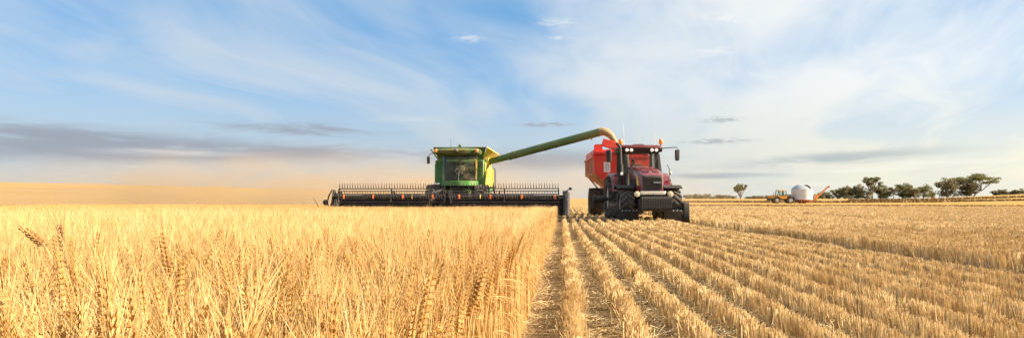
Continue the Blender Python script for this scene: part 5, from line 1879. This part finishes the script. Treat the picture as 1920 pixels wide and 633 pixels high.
# ------------------------------------------------------------------ trees
def gum(px_, d, base, h, wd, label, group, style='bush', mat='leaf', seed=1, leaf=None, lean=0.0, dens=1.0):
    """a gum tree: tapered trunk with forking limbs that carry clumps of leaf-sized faces"""
    rnd = random.Random(seed)
    x = fx(px_, d)
    z = G(x, d)
    root = empty('gum_tree', (x, d, z))
    tag(root, label, 'tree', group)
    tr = MB()
    cr = MB()
    leaf = leaf or h * 0.030
    clumps = []
    if style == 'umbrella':
        nl, fork, spread, cz0, cz1 = 13, 0.26, 1.0, 0.46, 0.98
    elif style == 'sparse':
        nl, fork, spread, cz0, cz1 = 8, 0.30, 0.95, 0.45, 0.86
    else:
        nl, fork, spread, cz0, cz1 = 11, 0.10, 0.95, 0.28, 0.97
    tr_r = h * (0.024 if style != 'bush' else 0.02)
    top = Vector((lean * h * 0.25, 0, h * fork))
    tr.tube([(0, 0, -0.3), (lean * h * 0.08, 0, h * fork * 0.5), top], [tr_r * 1.35, tr_r, tr_r * 0.85], 7)
    for k in range(nl):
        a = 2 * math.pi * (k + rnd.uniform(-0.3, 0.3)) / nl
        rr_ = wd / 2 * spread * math.sqrt(rnd.uniform(0.12, 1.0))
        # taller in the middle, drooping shoulders
        q = rr_ / (wd / 2)
        zz_ = h * (cz0 + (cz1 - cz0) * (1 - 0.55 * q ** 2) * rnd.uniform(0.60, 1.04))
        e = Vector((rr_ * math.cos(a), rr_ * math.sin(a) * 0.8, zz_))
        mid = top.lerp(e, 0.5) + Vector((rnd.uniform(-0.06, 0.06) * h, 0, -0.06 * h * q))
        tr.tube([top - Vector((0, 0, 0.05 * h)), mid, e], [tr_r * 0.6, tr_r * 0.36, tr_r * 0.12], 5)
        clumps.append((e, rnd.uniform(0.8, 1.2)))
        for m_ in range(2):
            e2 = mid.lerp(e, rnd.uniform(0.2, 0.8)) + Vector((rnd.uniform(-0.12, 0.12) * wd, rnd.uniform(-0.12, 0.12) * wd, rnd.uniform(0.0, 0.12) * h))
            tr.tube([mid, e2], [tr_r * 0.28, tr_r * 0.08], 4)
            clumps.append((e2, rnd.uniform(0.55, 0.95)))
    if style == 'bush':      # foliage down to the skirt
        for k in range(26):
            a = rnd.uniform(0, 6.28)
            rr_ = wd / 2 * rnd.uniform(0.1, 0.95)
            clumps.append((Vector((rr_ * math.cos(a), rr_ * math.sin(a), h * rnd.uniform(0.07, 0.55))), rnd.uniform(0.9, 1.3)))
    if style == 'umbrella':
        for k in range(6):
            a = rnd.uniform(0, 6.28)
            clumps.append((Vector((wd * 0.16 * math.cos(a) + lean, wd * 0.16 * math.sin(a), h * rnd.uniform(0.22, 0.5))), rnd.uniform(0.4, 0.7)))
    if style == 'bare':
        clumps = [(c, s) for c, s in clumps if c.z < h * 0.72]
    cw = wd * {'bush': 0.155, 'umbrella': 0.13, 'sparse': 0.12, 'bare': 0.14}[style]
    chh = h * {'bush': 0.10, 'umbrella': 0.062, 'sparse': 0.075, 'bare': 0.09}[style]
    for c, s in clumps:
        n_ = int(80 * s * dens)
        for k in range(n_):
            v = Vector((rnd.gauss(0, 1), rnd.gauss(0, 1), rnd.gauss(0, 1)))
            v = v / max(v.length, 1e-3) * rnd.random() ** 0.45
            p = c + Vector((v.x * cw * s, v.y * cw * s, v.z * chh * s))
            if p.z < h * 0.015:
                continue
            u = Vector((rnd.gauss(0, 1), rnd.gauss(0, 1), rnd.gauss(0, 0.7))).normalized()
            t_ = u.cross(Vector((rnd.gauss(0, 1), rnd.gauss(0, 1), rnd.gauss(0, 1)))).normalized()
            l1 = leaf * rnd.uniform(0.6, 1.3)
            l2 = l1 * 0.45
            cr.add([p - u * l1, p + t_ * l2, p + u * l1, p - t_ * l2], [(0, 1, 2, 3)])
    tr.build('trunk', M['bark'], root, smooth=True)
    me = bpy.data.meshes.new('crown')
    me.from_pydata(cr.v, [], cr.f)
    me.materials.append(M[mat])
    link('crown', me, root)
    return root


D1 = 480.0
k1 = D1 / 1333.0
wb = [  # px, width px, top px, what sets it apart
    (1553, 12, 360, 'small grey-green gum tree first in the windbreak behind the auger spout'),
    (1570, 23, 351, 'ragged gum tree second in the windbreak right of the field bin'),
    (1585, 24, 348, 'broad bushy gum tree third in the windbreak right of the field bin'),
    (1597, 18, 352, 'narrow gum tree fourth in the windbreak right of the field bin'),
    (1609, 20, 345, 'tall-topped gum tree fifth in the windbreak left of the umbrella tree'),
    (1622, 22, 354, 'low bushy gum tree in front of the tall umbrella tree'),
    (1650, 26, 344, 'cone-shaped gum tree just right of the tall umbrella tree'),
    (1663, 22, 354, 'low rounded gum tree second right of the tall umbrella tree'),
    (1675, 22, 349, 'open twiggy gum tree in the middle of the right half of the windbreak'),
    (1692, 28, 345, 'wide dense gum tree near the right end of the windbreak'),
    (1703, 18, 346, 'slender gum tree right beside the wide dense one'),
    (1713, 20, 350, 'gum tree third from the right end of the windbreak'),
    (1731, 27, 347, 'round-topped gum tree at the right end of the windbreak'),
    (1746, 12, 359, 'tiny gum tree past the right end of the windbreak'),
]
for i, (p, wpx, tp, lab) in enumerate(wb):
    gum(p, D1 + 6 * math.sin(i * 2.1), 373, (374 - tp) * k1, wpx * k1 * 1.08, lab, 'windbreak gum trees', 'bush' if i != 8 else 'sparse', 'leaf_olive' if i % 3 else 'leaf', 40 + i, dens=1.25)
gum(1635, D1 - 4, 373, 43.5 * k1, 36 * k1, 'tall umbrella-topped gum tree rising above the windbreak', 'windbreak gum trees', 'umbrella', 'leaf', 71, dens=1.0)
D2 = 400.0
k2 = D2 / 1333.0
gum(1776, D2, 370, 40 * k2, 38 * k2, 'spreading gum tree left of the pair standing alone on the right', None, 'bush', 'leaf_olive', 81, dens=1.3)
gum(1825, D2 + 4, 370, 45 * k2, 74 * k2, 'largest gum tree, wide umbrella crown with gaps, right of the pair', None, 'umbrella', 'leaf', 84, dens=1.9, lean=1.2)
gum(1812, D2 + 9, 370, 30 * k2, 42 * k2, 'dense low gum tree under the largest umbrella crown', None, 'bush', 'leaf_olive', 86, dens=1.7)
gum(1388, 350, 374, 37 * 350 / 1333, 25 * 350 / 1333, 'lone gum tree with bare branch tips between red and yellow tractors', None, 'bare', 'leaf', 91, dens=1.5)
D3 = 800.0
k3 = D3 / 1333.0
for i, (p, wpx, tp, lab) in enumerate(((1866, 14, 350, 'hazy far gum tree right behind the largest tree'), (1879, 17, 349, 'hazy far gum tree second beyond the largest tree'), (1896, 12, 352, 'hazy far gum tree third beyond the largest tree'), (1911, 20, 349, 'hazy far gum tree at the right edge of the picture'))):
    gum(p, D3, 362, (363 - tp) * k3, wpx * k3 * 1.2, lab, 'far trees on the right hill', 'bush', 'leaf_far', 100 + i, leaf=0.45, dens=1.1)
D4 = 900.0
k4 = D4 / 1333.0
far = [(1289, 16, 365.5), (1299, 12, 366.5), (1307, 12, 364.5), (1316, 12, 367), (1325, 15, 365), (1338, 12, 369), (1350, 18, 366), (1361, 14, 367), (1373, 14, 368), (1404, 14, 369.5), (1416, 12, 368.5), (1426, 12, 368.5), (1438, 14, 367.5), (1452, 12, 368), (1478, 16, 364.5), (1487, 12, 366.5), (1533, 14, 363), (1542, 14, 361)]
ordn = ['first', 'second', 'third', 'fourth', 'fifth', 'sixth', 'seventh', 'eighth', 'ninth', 'tenth', 'eleventh', 'twelfth', 'thirteenth', 'fourteenth', 'fifteenth', 'sixteenth', 'seventeenth', 'eighteenth']
for i, (p, wpx, tp) in enumerate(far):
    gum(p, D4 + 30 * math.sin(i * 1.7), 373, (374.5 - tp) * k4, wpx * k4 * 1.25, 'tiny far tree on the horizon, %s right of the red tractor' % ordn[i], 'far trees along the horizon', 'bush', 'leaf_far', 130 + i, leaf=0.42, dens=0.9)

# ------------------------------------------------------------------ dust thrown up behind the harvester
def mat_dust(name, dens, colr, cx, cy, cz, rx, ry, rz_):
    m = bpy.data.materials.new(name)
    m.use_nodes = True
    t = NT(m.node_tree)
    co = t.n('ShaderNodeTexCoord').outputs['Object']
    x, y, z = t.sep(co)
    r2 = t.vmath('LENGTH', t.comb(t.math('DIVIDE', x, rx), t.math('DIVIDE', y, ry), t.math('DIVIDE', z, rz_)), out=1)
    fall = t.ramp(r2, 0.15, 0.98, 1.0, 0.0)
    nz = t.ramp(t.noise(t.comb(t.math('MULTIPLY', x, 0.6), y, t.math('MULTIPLY', z, 1.6)), 0.22, 4.0, 0.6), 0.32, 0.70)
    d = t.math('MULTIPLY', t.math('MULTIPLY', fall, nz), dens)
    v = t.n('ShaderNodeVolumePrincipled')
    v.inputs['Color'].default_value = (*colr, 1)
    v.inputs['Anisotropy'].default_value = 0.1
    t.l(d, v.inputs['Density'])
    o = t.n('ShaderNodeOutputMaterial')
    t.l(v.outputs[0], o.inputs['Volume'])
    return m


def dust(loc, r, dens, label):
    rx, ry, rz_ = r
    m_ = MB(); m_.sphere((0, 0, 0), (rx, ry, rz_), 24, 12)
    o = m_.build('dust_cloud', mat_dust('dust', dens, (0.80, 0.56, 0.34), 0, 0, 0, rx, ry, rz_), None, loc, smooth=True)
    return tag(o, label, 'dust', kind='stuff')


USE_DUST = True
if USE_DUST:
    dust((-15, 62, 0.5), (15, 9, 4.8), 0.12, 'thin tan dust hanging just behind the harvester')
    dust((-34, 86, 0.0), (70, 24, 8.5), 0.125, 'tan dust drifting low over the field behind the harvester')
